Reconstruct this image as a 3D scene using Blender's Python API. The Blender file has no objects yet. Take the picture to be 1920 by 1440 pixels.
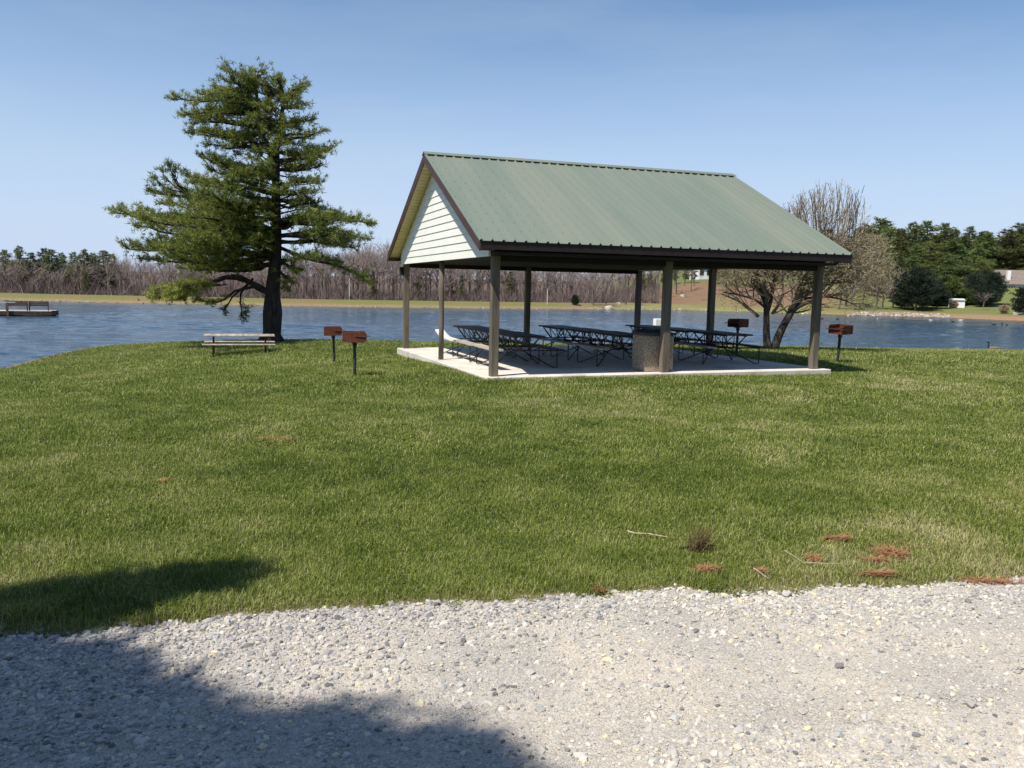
import bpy, math, random
import numpy as np
from mathutils import Matrix, Vector
R = math.radians
rng = np.random.default_rng(7)
random.seed(7)
S = bpy.context.scene
C = S.collection

# ------------------------------------------------------------------ camera
F, PITCH, ROLL, CAM_H = 1578.9, 0.1150, 0.0214, 1.8216      # focal length in px of the 1920 px wide photo
cam_d = bpy.data.cameras.new('camera')
cam = bpy.data.objects.new('camera', cam_d); C.objects.link(cam)
cam_d.sensor_width = 36; cam_d.lens = F / 1920 * 36
cam_d.clip_start = 0.1; cam_d.clip_end = 3000
fwd = np.array([0, math.cos(PITCH), -math.sin(PITCH)]); dn = np.array([0, -math.sin(PITCH), -math.cos(PITCH)]); rt = np.array([1., 0, 0])
cr, sr = math.cos(ROLL), math.sin(ROLL)
XA = cr * rt - sr * dn; YA = -(sr * rt + cr * dn)
cam.matrix_world = Matrix(((XA[0], YA[0], -fwd[0], 0), (XA[1], YA[1], -fwd[1], 0), (XA[2], YA[2], -fwd[2], CAM_H), (0, 0, 0, 1)))
S.camera = cam

# ------------------------------------------------------------------ sky, sun, exposure
SUN_EL, SH = R(59.5), np.array([0.708, 0.706])               # SH: the way shadows fall
S.view_settings.view_transform = 'Standard'; S.view_settings.look = 'None'
S.view_settings.exposure = 0.38; S.view_settings.gamma = 1
W = bpy.data.worlds.new('World'); S.world = W; W.use_nodes = True
wn = W.node_tree.nodes; wl = W.node_tree.links; wn.clear()
o = wn.new('ShaderNodeOutputWorld'); b = wn.new('ShaderNodeBackground'); s = wn.new('ShaderNodeTexSky')
s.sky_type = 'NISHITA'; s.sun_disc = False; s.sun_elevation = SUN_EL; s.sun_rotation = math.atan2(-SH[0], -SH[1])
s.altitude = 100; s.air_density = 1.0; s.dust_density = .35; s.ozone_density = 3.0
tc = wn.new('ShaderNodeTexCoord'); mp = wn.new('ShaderNodeMapping'); mp.inputs['Scale'].default_value = (1.2, 1.2, 6)
nz = wn.new('ShaderNodeTexNoise'); nz.inputs['Scale'].default_value = 1.6; nz.inputs['Detail'].default_value = 6; nz.inputs['Roughness'].default_value = .6
rp = wn.new('ShaderNodeValToRGB'); rp.color_ramp.elements[0].position = .45; rp.color_ramp.elements[1].position = .85
rp.color_ramp.elements[0].color = (0, 0, 0, 1); rp.color_ramp.elements[1].color = (.22, .22, .22, 1)
mx = wn.new('ShaderNodeMixRGB'); mx.inputs['Color2'].default_value = (7.2, 7.8, 8.6, 1)
wl.new(tc.outputs['Generated'], mp.inputs[0]); wl.new(mp.outputs[0], nz.inputs[0]); wl.new(nz.outputs[0], rp.inputs[0])
wl.new(rp.outputs[0], mx.inputs['Fac'])
hs_ = wn.new('ShaderNodeHueSaturation'); hs_.inputs['Saturation'].default_value = 1.14; hs_.inputs['Value'].default_value = 1.27; wl.new(s.outputs[0], hs_.inputs['Color'])
sx_ = wn.new('ShaderNodeSeparateXYZ'); wl.new(tc.outputs['Generated'], sx_.inputs[0])
hr = wn.new('ShaderNodeMapRange'); hr.interpolation_type = 'SMOOTHERSTEP'; hr.inputs[1].default_value = -.05; hr.inputs[2].default_value = .42; hr.inputs[3].default_value = .92; hr.inputs[4].default_value = 0; wl.new(sx_.outputs[2], hr.inputs[0])
hm = wn.new('ShaderNodeMixRGB'); hm.inputs['Color2'].default_value = (5.6, 6.9, 9.2, 1); wl.new(hr.outputs[0], hm.inputs['Fac']); wl.new(hs_.outputs[0], hm.inputs['Color1']); wl.new(hm.outputs[0], mx.inputs['Color1'])
wl.new(mx.outputs[0], b.inputs[0]); b.inputs[1].default_value = 0.078; wl.new(b.outputs[0], o.inputs[0])
sd = bpy.data.lights.new('sun', 'SUN'); sd.energy = 4.9; sd.angle = R(.53); sd.color = (1, .945, .85)
so = bpy.data.objects.new('sun', sd); C.objects.link(so)
tos = Vector((-SH[0] * math.cos(SUN_EL), -SH[1] * math.cos(SUN_EL), math.sin(SUN_EL)))
so.rotation_euler = tos.to_track_quat('Z', 'Y').to_euler(); so.location = (-20, -20, 40)

# ------------------------------------------------------------------ ground heights and pixel -> place
def ray(u, v):
    a = (u - 960) * cr + (v - 720) * sr; bb = -(u - 960) * sr + (v - 720) * cr
    return a * rt + F * fwd + bb * dn
def on_z(u, v, z):
    d = ray(u, v); t = (z - CAM_H) / d[2]
    return np.array([0, 0, CAM_H]) + t * d
def on_y(u, v, y):
    d = ray(u, v); return np.array([0, 0, CAM_H]) + d * (y / d[1])
WZ = -1.40
near_px = [(0, 692), (60, 674), (150, 654), (200, 648), (300, 645), (508, 643), (750, 646), (960, 650), (1200, 652), (1445, 656), (1700, 659), (1920, 661)]
near_sh = [(-60, -40), (-45, -5), (-28, 14)] + [tuple(on_z(u, v, WZ)[:2]) for u, v in near_px] + [(48, 47), (75, 40), (110, 10), (130, -30)]
far_px = [(-300, 556), (0, 563.5), (300, 569.5), (500, 573), (700, 576), (900, 578.5), (1100, 580), (1300, 582), (1450, 586), (1600, 591), (1760, 595), (1920, 602), (2150, 612)]
far_sh = [(-220, 20), (-150, 90)] + [tuple(on_z(u, v, WZ)[:2]) for u, v in far_px] + [(100, 75), (180, 20)]
def seg_dist(P, poly):
    best = np.full(len(P), 1e9)
    for A, B in zip(poly[:-1], poly[1:]):
        A = np.array(A); B = np.array(B); d = B - A; t = np.clip(((P - A) @ d) / (d @ d), 0, 1)
        best = np.minimum(best, np.hypot(*(P - (A + t[:, None] * d)).T))
    return best
def sstep(x, a, b):
    t = np.clip((x - a) / (b - a), 0, 1); return t * t * (3 - 2 * t)
def inside(P, poly):
    r = np.zeros(len(P), bool); x, y = P[:, 0], P[:, 1]
    for (x1, y1), (x2, y2) in zip(poly, poly[1:] + poly[:1]):
        c = (y1 > y) != (y2 > y)
        with np.errstate(divide='ignore', invalid='ignore'):
            r ^= c & (x < (x2 - x1) * (y - y1) / (y2 - y1 + 1e-12) + x1)
    return r
_perm = rng.random((64, 64))
def vnoise(x, y, s):
    x = x / s; y = y / s; xi = np.floor(x).astype(int); yi = np.floor(y).astype(int); fx = x - xi; fy = y - yi
    fx = fx * fx * (3 - 2 * fx); fy = fy * fy * (3 - 2 * fy)
    g = lambda a, b: _perm[a % 64, b % 64]
    return (g(xi, yi) * (1 - fx) + g(xi + 1, yi) * fx) * (1 - fy) + (g(xi, yi + 1) * (1 - fx) + g(xi + 1, yi + 1) * fx) * fy
edge_px = [(-700, 1235), (-200, 1205), (0, 1192), (150, 1187), (330, 1172), (640, 1148), (960, 1130), (1280, 1112), (1600, 1106), (1920, 1092), (2300, 1085), (2900, 1080)]
ep = np.array([on_z(u_, v_, -.07)[:2] for u_, v_ in edge_px])
ep = np.vstack([[(-30, ep[0, 1] - .9)], ep, [(30, ep[-1, 1] + 1.5)]])
def yedge(x): return np.interp(x, ep[:, 0], ep[:, 1])
def yedge_n(x): return yedge(x) + .24 * (vnoise(x, x * 0 + 3, .35) - .5) + .14 * (vnoise(x, x * 0 + 8, .11) - .5)
near_poly = near_sh + [(130, -80), (-60, -80)]
far_poly = far_sh + [(1500, 0), (1500, 1800), (-1500, 1800), (-1500, 20)]
def ubear(P):            # photo column a place lies under
    return 960 + F * P[:, 0] / np.maximum(P[:, 1], 1)
def heights(P):
    P = np.asarray(P, float); x, y = P[:, 0], P[:, 1]
    z = np.full(len(P), -3.0)
    dn_ = seg_dist(P, near_sh); inn = inside(P, near_poly)
    zi = -.03 - .08 * (1 - sstep(y - yedge(x), -.2, .2)) - 1.37 * np.clip(1 - dn_ / 22, 0, 1) ** 1.5 + .05 * (vnoise(x, y, 4.) - .5) * sstep(y, 8, 14) * sstep(dn_, 0, 3)
    z = np.where(inn, zi, z)
    df = seg_dist(P, far_sh); inf = inside(P, far_poly); u = ubear(P)
    dam = np.interp(df, [0, 1, 4, 9, 22, 60, 400], [-1.4, -1.15, -.62, -.58, -1.15, -1.1, 6])
    hil = np.interp(df, [0, 1.5, 10, 22, 42, 60, 110, 400], [-1.4, -1.1, -.55, 1.0, 4.3, 4.4, 5.2, 16])
    law = np.interp(df, [0, 2, 10, 22, 50, 120, 400], [-1.4, -1.0, -.45, .25, 2.8, 9, 22])
    w1 = sstep(u, 1060, 1320); w2 = sstep(u, 1560, 1680)
    zf = dam * (1 - w1) + (hil * (1 - w2) + law * w2) * w1 + .35 * (vnoise(x, y, 9.) - .5) * sstep(df, 6, 20)
    z = np.where(inf, zf, z)
    mid = ~inn & ~inf
    z = np.where(mid, -1.4 - np.minimum(np.minimum(dn_, df) * .35, 1.6), z)
    return z
def hz(x, y): return float(heights([(x, y)])[0])
def at(u, v):            # where the sight line through a photo pixel meets the ground
    d = ray(u, v); t = np.linspace(1, 420, 6000) / d[1]
    P = np.array([0, 0, CAM_H]) + t[:, None] * d
    k = np.argmax(P[:, 2] <= heights(P[:, :2]))
    if k == 0: k = len(P) - 1
    p = P[k]; return np.array([p[0], p[1], hz(p[0], p[1])])

# ------------------------------------------------------------------ materials
def nodes(m): return m.node_tree.nodes, m.node_tree.links
def mat(name, c1, c2=None, scale=6, rough=.75, bump=0, bscale=None, spec=.35, metal=0, stretch=(1, 1, 1), coat=0, detail=5, lo=.35, hi=.65, coord='Object', dist=.02):
    m = bpy.data.materials.new(name); m.use_nodes = True; n, l = nodes(m); p = n['Principled BSDF']
    p.inputs['Roughness'].default_value = rough; p.inputs['Metallic'].default_value = metal; p.inputs['Specular IOR Level'].default_value = spec
    p.inputs['Coat Weight'].default_value = coat
    c2 = c2 or c1
    t = n.new('ShaderNodeTexCoord'); g = n.new('ShaderNodeMapping'); g.inputs['Scale'].default_value = stretch
    l.new(t.outputs[coord], g.inputs[0])
    z = n.new('ShaderNodeTexNoise'); z.inputs['Scale'].default_value = scale; z.inputs['Detail'].default_value = detail; z.inputs['Roughness'].default_value = .62
    l.new(g.outputs[0], z.inputs[0])
    r = n.new('ShaderNodeValToRGB'); r.color_ramp.elements[0].position = lo; r.color_ramp.elements[1].position = hi
    r.color_ramp.elements[0].color = (*c1, 1); r.color_ramp.elements[1].color = (*c2, 1)
    l.new(z.outputs[0], r.inputs[0]); l.new(r.outputs[0], p.inputs['Base Color'])
    if bump:
        z2 = n.new('ShaderNodeTexNoise'); z2.inputs['Scale'].default_value = bscale or scale * 3; z2.inputs['Detail'].default_value = 4
        l.new(g.outputs[0], z2.inputs[0]); bp = n.new('ShaderNodeBump'); bp.inputs['Strength'].default_value = bump; bp.inputs['Distance'].default_value = dist
        l.new(z2.outputs[0], bp.inputs['Height']); l.new(bp.outputs[0], p.inputs['Normal'])
    return m
def leafmat(name, stops, trans=.3, rough=.6, objvar=.0):
    """colour read from the point attribute 'tint' (0..1) through a ramp; light also passes through"""
    m = bpy.data.materials.new(name); m.use_nodes = True; n, l = nodes(m); n.clear()
    out = n.new('ShaderNodeOutputMaterial'); a = n.new('ShaderNodeAttribute'); a.attribute_name = 'tint'
    r = n.new('ShaderNodeValToRGB'); e = r.color_ramp.elements
    e[0].position = stops[0][0]; e[0].color = (*stops[0][1], 1); e[1].position = stops[-1][0]; e[1].color = (*stops[-1][1], 1)
    for q, c in stops[1:-1]: k = e.new(q); k.color = (*c, 1)
    l.new(a.outputs['Fac'], r.inputs[0]); col = r.outputs[0]
    if objvar:
        oi = n.new('ShaderNodeObjectInfo'); h = n.new('ShaderNodeHueSaturation'); mr = n.new('ShaderNodeMapRange'); mr2 = n.new('ShaderNodeMapRange')
        mr.inputs[3].default_value = 1 - objvar; mr.inputs[4].default_value = 1 + objvar; mr2.inputs[3].default_value = .5 - objvar * .09; mr2.inputs[4].default_value = .5 + objvar * .06
        l.new(oi.outputs['Random'], mr.inputs[0]); l.new(mr.outputs[0], h.inputs['Value']); l.new(oi.outputs['Random'], mr2.inputs[0]); l.new(mr2.outputs[0], h.inputs['Hue'])
        l.new(col, h.inputs['Color']); col = h.outputs[0]
    p = n.new('ShaderNodeBsdfPrincipled'); p.inputs['Roughness'].default_value = rough; p.inputs['Specular IOR Level'].default_value = .3
    l.new(col, p.inputs['Base Color']); sh = p.outputs[0]
    if trans:
        t = n.new('ShaderNodeBsdfTranslucent'); mxs = n.new('ShaderNodeMixShader'); mxs.inputs[0].default_value = trans
        l.new(col, t.inputs[0]); l.new(p.outputs[0], mxs.inputs[1]); l.new(t.outputs[0], mxs.inputs[2]); sh = mxs.outputs[0]
    l.new(sh, out.inputs[0]); return m

M = {}
M['bark'] = mat('pine_bark', (.02, .016, .014), (.06, .05, .043), 9, .95, .9, 14, stretch=(1, 1, .3), dist=.06)
M['bark2'] = mat('grey_bark', (.028, .023, .019), (.10, .085, .07), 8, .95, .9, 14, stretch=(1, 1, .35), dist=.06)
M['twig'] = leafmat('bare_twigs', [(0, (.10, .078, .06)), (.6, (.26, .21, .15)), (1, (.38, .34, .20))], 0, .9)
M['farbark'] = leafmat('far_bare_wood', [(0, (.085, .062, .056)), (.5, (.185, .14, .125)), (1, (.36, .30, .26))], 0, .95, .18)
M['needle'] = leafmat('pine_needles', [(0, (.035, .058, .018)), (.5, (.175, .21, .042)), (1, (.36, .37, .08))], .33, .55)
M['farneedle'] = leafmat('far_pine_needles', [(0, (.028, .046, .022)), (.5, (.10, .13, .040)), (1, (.25, .25, .065))], .25, .6, .5)
M['cedar'] = leafmat('cedar_leaves', [(0, (.010, .022, .014)), (1, (.028, .05, .026))], .15, .6, .2)
M['shrub'] = leafmat('spring_leaves', [(0, (.05, .085, .02)), (1, (.16, .2, .045))], .3, .6, .1)
M['drygrass'] = leafmat('dry_ornamental_grass', [(0, (.3, .2, .11)), (1, (.55, .42, .27))], .2, .8)
M['grass'] = leafmat('lawn_blades', [(0, (.055, .085, .014)), (.35, (.152, .205, .028)), (.62, (.265, .31, .06)), (.8, (.40, .375, .15)), (1, (.60, .52, .31))], .32, .55)
M['straw'] = leafmat('fallen_pine_straw', [(0, (.22, .085, .04)), (1, (.50, .25, .13))], .1, .8)
M['roof'] = mat('green_metal_roofing', (.145, .18, .145), (.18, .202, .158), 1.2, .5, .0, spec=.35, detail=3, stretch=(1, .12, .12))
M['roofdark'] = mat('dark_rubber_washer', (.03, .03, .03), rough=.8)
M['fascia'] = mat('brown_metal_trim', (.05, .022, .018), (.075, .036, .03), 2, .42, spec=.5)
M['fascia2'] = mat('shade_darkened_eave_board', (.016, .009, .008), (.026, .015, .013), 2, .6)  # brown trim darkened: shade of the roof overhang put into the colour
M['soffit'] = mat('cream_vinyl_soffit', (.72, .6, .30), (.78, .67, .36), 3, .55)
M['siding'] = mat('white_vinyl_siding', (.80, .79, .71), (.86, .85, .77), 1.5, .5)
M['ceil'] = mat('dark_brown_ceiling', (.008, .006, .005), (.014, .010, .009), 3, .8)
M['post'] = mat('weathered_timber', (.085, .07, .052), (.21, .18, .135), 7, .9, .6, 20, stretch=(1, 1, .12), lo=.3, hi=.7)
M['conc'] = mat('pale_concrete', (.52, .475, .41), (.66, .61, .54), 1.3, .9, .25, 60, detail=9)
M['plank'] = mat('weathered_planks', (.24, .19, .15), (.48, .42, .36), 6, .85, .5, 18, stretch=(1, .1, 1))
M['plankpale'] = mat('sunlit_bleached_plank', (.55, .5, .44), (.74, .7, .64), 5, .8, .3, 18, stretch=(1, .1, 1))  # bleached wood, paled further to stand in for direct sun
M['plankdark'] = mat('shade_darkened_planks', (.008, .008, .009), (.03, .028, .028), 7, .6, .4, 18, stretch=(1, .12, 1))  # wood planks coloured near black to carry the shade under the roof
M['steel'] = mat('black_steel_tube', (.012, .012, .014), (.03, .028, .028), 12, .5, spec=.4)
M['rust'] = mat('rusty_grill_plate', (.085, .024, .013), (.135, .040, .021), 14, .75, .2, 60, spec=.25)
M['rustd'] = mat('burnt_rusty_steel', (.035, .016, .011), (.1, .035, .02), 20, .8, .3, 60)
M['grpost'] = mat('grill_post_paint', (.02, .024, .025), (.05, .055, .05), 10, .6)
M['aggl'] = mat('plastic_lid', (.035, .036, .04), (.05, .05, .055), 4, .5)
M['white'] = mat('white_paint', (.75, .75, .74), (.84, .84, .82), 4, .5)
M['carton'] = mat('spotted_white_carton', (.05, .05, .06), (.85, .85, .84), 9, .6, lo=.30, hi=.34, detail=2)
M['shingle'] = mat('grey_brown_shingles', (.15, .12, .105), (.22, .185, .165), 3, .9)
M['shinglered'] = mat('red_brown_roofing', (.24, .13, .09), (.3, .17, .12), 3, .9)
M['wallgrey'] = mat('pale_house_wall', (.55, .55, .57), (.65, .65, .66), 3, .8)
M['wallbrown'] = mat('dark_timber_wall', (.05, .03, .022), (.08, .05, .035), 3, .9)
M['glass'] = mat('window_glass', (.02, .025, .03), rough=.1, spec=.8)
M['deck'] = mat('dock_boards', (.05, .036, .028), (.11, .08, .06), 5, .85, stretch=(1, .2, 1))
M['decktop'] = mat('dock_deck_surface', (.42, .35, .29), (.55, .47, .4), 5, .85)
M['brownwood'] = mat('red_brown_wood', (.14, .065, .035), (.24, .12, .07), 5, .8)
M['deckbench'] = mat('bench_wood', (.08, .04, .028), (.14, .075, .05), 5, .8)
M['rail'] = mat('pale_rail', (.6, .58, .56), (.75, .73, .7), 5, .6)
M['stick'] = mat('bleached_stick', (.36, .29, .2), (.55, .46, .33), 30, .8)
M['goosebrown'] = mat('goose_brown', (.10, .075, .055), (.2, .16, .12), 30, .8)
M['gooseblack'] = mat('goose_black', (.012, .012, .012), rough=.6)
M['gullwhite'] = mat('bird_white', (.7, .7, .7), rough=.7)
M['rock'] = mat('pale_shore_rock', (.2, .17, .13), (.5, .44, .37), .8, .9, detail=8)

# aggregate (pebbled concrete)
m = bpy.data.materials.new('exposed_aggregate'); m.use_nodes = True; n, l = nodes(m); p = n['Principled BSDF']; p.inputs['Roughness'].default_value = .85
t = n.new('ShaderNodeTexCoord'); v = n.new('ShaderNodeTexVoronoi'); v.inputs['Scale'].default_value = 46
r = n.new('ShaderNodeValToRGB'); e = r.color_ramp.elements; e[0].color = (.40, .32, .235, 1); e[1].color = (.80, .71, .58, 1); k = e.new(.5); k.color = (.64, .53, .40, 1)
l.new(t.outputs['Object'], v.inputs[0]); l.new(v.outputs['Color'], r.inputs[0])
r2 = n.new('ShaderNodeValToRGB'); r2.color_ramp.elements[0].position = .25; r2.color_ramp.elements[1].position = .62
r2.color_ramp.elements[0].color = (1, 1, 1, 1); r2.color_ramp.elements[1].color = (.35, .3, .26, 1); mm = n.new('ShaderNodeMixRGB'); mm.blend_type = 'MULTIPLY'; mm.inputs[0].default_value = 1
l.new(v.outputs['Distance'], r2.inputs[0]); l.new(r.outputs[0], mm.inputs[1]); l.new(r2.outputs[0], mm.inputs[2]); l.new(mm.outputs[0], p.inputs['Base Color'])
bp = n.new('ShaderNodeBump'); bp.inputs['Strength'].default_value = .9; bp.inputs['Distance'].default_value = .01; bp.invert = True; l.new(v.outputs['Distance'], bp.inputs['Height']); l.new(bp.outputs[0], p.inputs['Normal'])
M['aggregate'] = m

# lawn ground / far shore ground: what grows where is stored in colour attribute 'cover'
m = bpy.data.materials.new('turf_and_earth'); m.use_nodes = True; n, l = nodes(m); p = n['Principled BSDF']; p.inputs['Roughness'].default_value = .95; p.inputs['Specular IOR Level'].default_value = .1
a = n.new('ShaderNodeAttribute'); a.attribute_name = 'cover'; t = n.new('ShaderNodeTexCoord')
z = n.new('ShaderNodeTexNoise'); z.inputs['Scale'].default_value = 7; z.inputs['Detail'].default_value = 10; z.inputs['Roughness'].default_value = .75
l.new(t.outputs['Object'], z.inputs[0]); r = n.new('ShaderNodeValToRGB'); r.color_ramp.elements[0].position = .3; r.color_ramp.elements[1].position = .7
r.color_ramp.elements[0].color = (.5, .5, .5, 1); r.color_ramp.elements[1].color = (1.4, 1.4, 1.4, 1)
mm = n.new('ShaderNodeMixRGB'); mm.blend_type = 'MULTIPLY'; mm.inputs[0].default_value = 1
l.new(z.outputs[0], r.inputs[0]); l.new(a.outputs['Color'], mm.inputs[1]); l.new(r.outputs[0], mm.inputs[2]); l.new(mm.outputs[0], p.inputs['Base Color'])
bp = n.new('ShaderNodeBump'); bp.inputs['Strength'].default_value = .7; bp.inputs['Distance'].default_value = .05; l.new(z.outputs[0], bp.inputs['Height']); l.new(bp.outputs[0], p.inputs['Normal'])
M['turf'] = m

# gravel bed: pale dust with fine chips
m = bpy.data.materials.new('crushed_stone_bed'); m.use_nodes = True; n, l = nodes(m); p = n['Principled BSDF']; p.inputs['Roughness'].default_value = .95; p.inputs['Specular IOR Level'].default_value = .15
t = n.new('ShaderNodeTexCoord'); z = n.new('ShaderNodeTexNoise'); z.inputs['Scale'].default_value = 1.4; z.inputs['Detail'].default_value = 8
v = n.new('ShaderNodeTexVoronoi'); v.inputs['Scale'].default_value = 95; v2 = n.new('ShaderNodeTexVoronoi'); v2.inputs['Scale'].default_value = 240
l.new(t.outputs['Object'], z.inputs[0]); l.new(t.outputs['Object'], v.inputs[0]); l.new(t.outputs['Object'], v2.inputs[0])
r = n.new('ShaderNodeValToRGB'); e = r.color_ramp.elements; e[0].position = .38; e[0].color = (.52, .48, .43, 1); e[1].position = .62; e[1].color = (.67, .60, .505, 1); l.new(z.outputs[0], r.inputs[0])
r2 = n.new('ShaderNodeValToRGB'); r2.color_ramp.elements[0].color = (.6, .59, .58, 1); r2.color_ramp.elements[1].color = (1.15, 1.14, 1.12, 1); l.new(v.outputs['Color'], r2.inputs[0])
mm = n.new('ShaderNodeMixRGB'); mm.blend_type = 'MULTIPLY'; mm.inputs[0].default_value = .8; l.new(r.outputs[0], mm.inputs[1]); l.new(r2.outputs[0], mm.inputs[2]); l.new(mm.outputs[0], p.inputs['Base Color'])
ad = n.new('ShaderNodeMath'); ad.operation = 'ADD'; l.new(v.outputs['Distance'], ad.inputs[0]); l.new(v2.outputs['Distance'], ad.inputs[1])
bp = n.new('ShaderNodeBump'); bp.inputs['Strength'].default_value = .8; bp.inputs['Distance'].default_value = .007; bp.invert = True; l.new(ad.outputs[0], bp.inputs['Height']); l.new(bp.outputs[0], p.inputs['Normal'])
M['bed'] = m
# stones
M['stone'] = leafmat('limestone_chips', [(0, (.13, .125, .125)), (.25, (.30, .29, .285)), (.6, (.44, .42, .39)), (.85, (.58, .535, .465)), (1, (.58, .50, .35))], 0, .9)

# lake
m = bpy.data.materials.new('lake_water'); m.use_nodes = True; n, l = nodes(m); p = n['Principled BSDF']
p.inputs['Base Color'].default_value = (.020, .042, .066, 1); p.inputs['Roughness'].default_value = .1; p.inputs['IOR'].default_value = 1.33; p.inputs['Specular IOR Level'].default_value = .5
t = n.new('ShaderNodeTexCoord'); g = n.new('ShaderNodeMapping'); g.inputs['Scale'].default_value = (.3, 1, 1); g.inputs['Rotation'].default_value = (0, 0, R(8))
l.new(t.outputs['Object'], g.inputs[0])
z1 = n.new('ShaderNodeTexNoise'); z1.inputs['Scale'].default_value = 2.6; z1.inputs['Detail'].default_value = 5; z1.inputs['Roughness'].default_value = .55; z1.inputs['Distortion'].default_value = .4
z2 = n.new('ShaderNodeTexNoise'); z2.inputs['Scale'].default_value = 5.5; z2.inputs['Detail'].default_value = 3
for q in (z1, z2): l.new(g.outputs[0], q.inputs[0])
m1 = n.new('ShaderNodeMath'); m1.operation = 'MULTIPLY_ADD'; m1.inputs[1].default_value = .35; l.new(z2.outputs[0], m1.inputs[0]); l.new(z1.outputs[0], m1.inputs[2])
bp = n.new('ShaderNodeBump'); bp.inputs['Strength'].default_value = 1.0; bp.inputs['Distance'].default_value = .10; l.new(m1.outputs[0], bp.inputs['Height']); l.new(bp.outputs[0], p.inputs['Normal'])
M['water'] = m

# ------------------------------------------------------------------ object helpers
def tag(o, label=None, cat=None, group=None, kind=None):
    if label: o['label'] = label
    if cat: o['category'] = cat
    if group: o['group'] = group
    if kind: o['kind'] = kind
    return o
def empty(name, loc, rz=0, **k):
    o = bpy.data.objects.new(name, None); C.objects.link(o); o.location = loc; o.rotation_euler = (0, 0, rz); o.empty_display_size = .3
    return tag(o, **k)
def npmesh(name, V, T, mats, parent=None, tint=None, mi=None, smooth=False, color=None, loc=None, Q=None):
    """V (n,3), T (m,3) triangles, Q (k,4) quads -> one linked mesh object"""
    V = np.asarray(V, np.float32); me = bpy.data.meshes.new(name)
    T = np.zeros((0, 3), np.int32) if T is None else np.asarray(T, np.int32); Q = np.zeros((0, 4), np.int32) if Q is None else np.asarray(Q, np.int32)
    nt, nq = len(T), len(Q); me.vertices.add(len(V)); me.vertices.foreach_set('co', V.ravel())
    me.loops.add(nt * 3 + nq * 4); me.loops.foreach_set('vertex_index', np.concatenate([T.ravel(), Q.ravel()]))
    me.polygons.add(nt + nq)
    me.polygons.foreach_set('loop_start', np.concatenate([np.arange(nt) * 3, nt * 3 + np.arange(nq) * 4]).astype(np.int32))
    if mi is not None: me.polygons.foreach_set('material_index', np.asarray(mi, np.int32))
    me.polygons.foreach_set('use_smooth', np.full(nt + nq, smooth))
    if tint is not None:
        at_ = me.attributes.new('tint', 'FLOAT', 'POINT'); at_.data.foreach_set('value', np.asarray(tint, np.float32))
    if color is not None:
        at_ = me.attributes.new('cover', 'FLOAT_COLOR', 'POINT'); at_.data.foreach_set('color', np.asarray(color, np.float32).ravel())
    me.update(calc_edges=True)
    for m in (mats if isinstance(mats, (list, tuple)) else [mats]): me.materials.append(m)
    o = bpy.data.objects.new(name, me); C.objects.link(o)
    if parent is not None: o.parent = parent
    if loc is not None: o.location = loc
    return o
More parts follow.
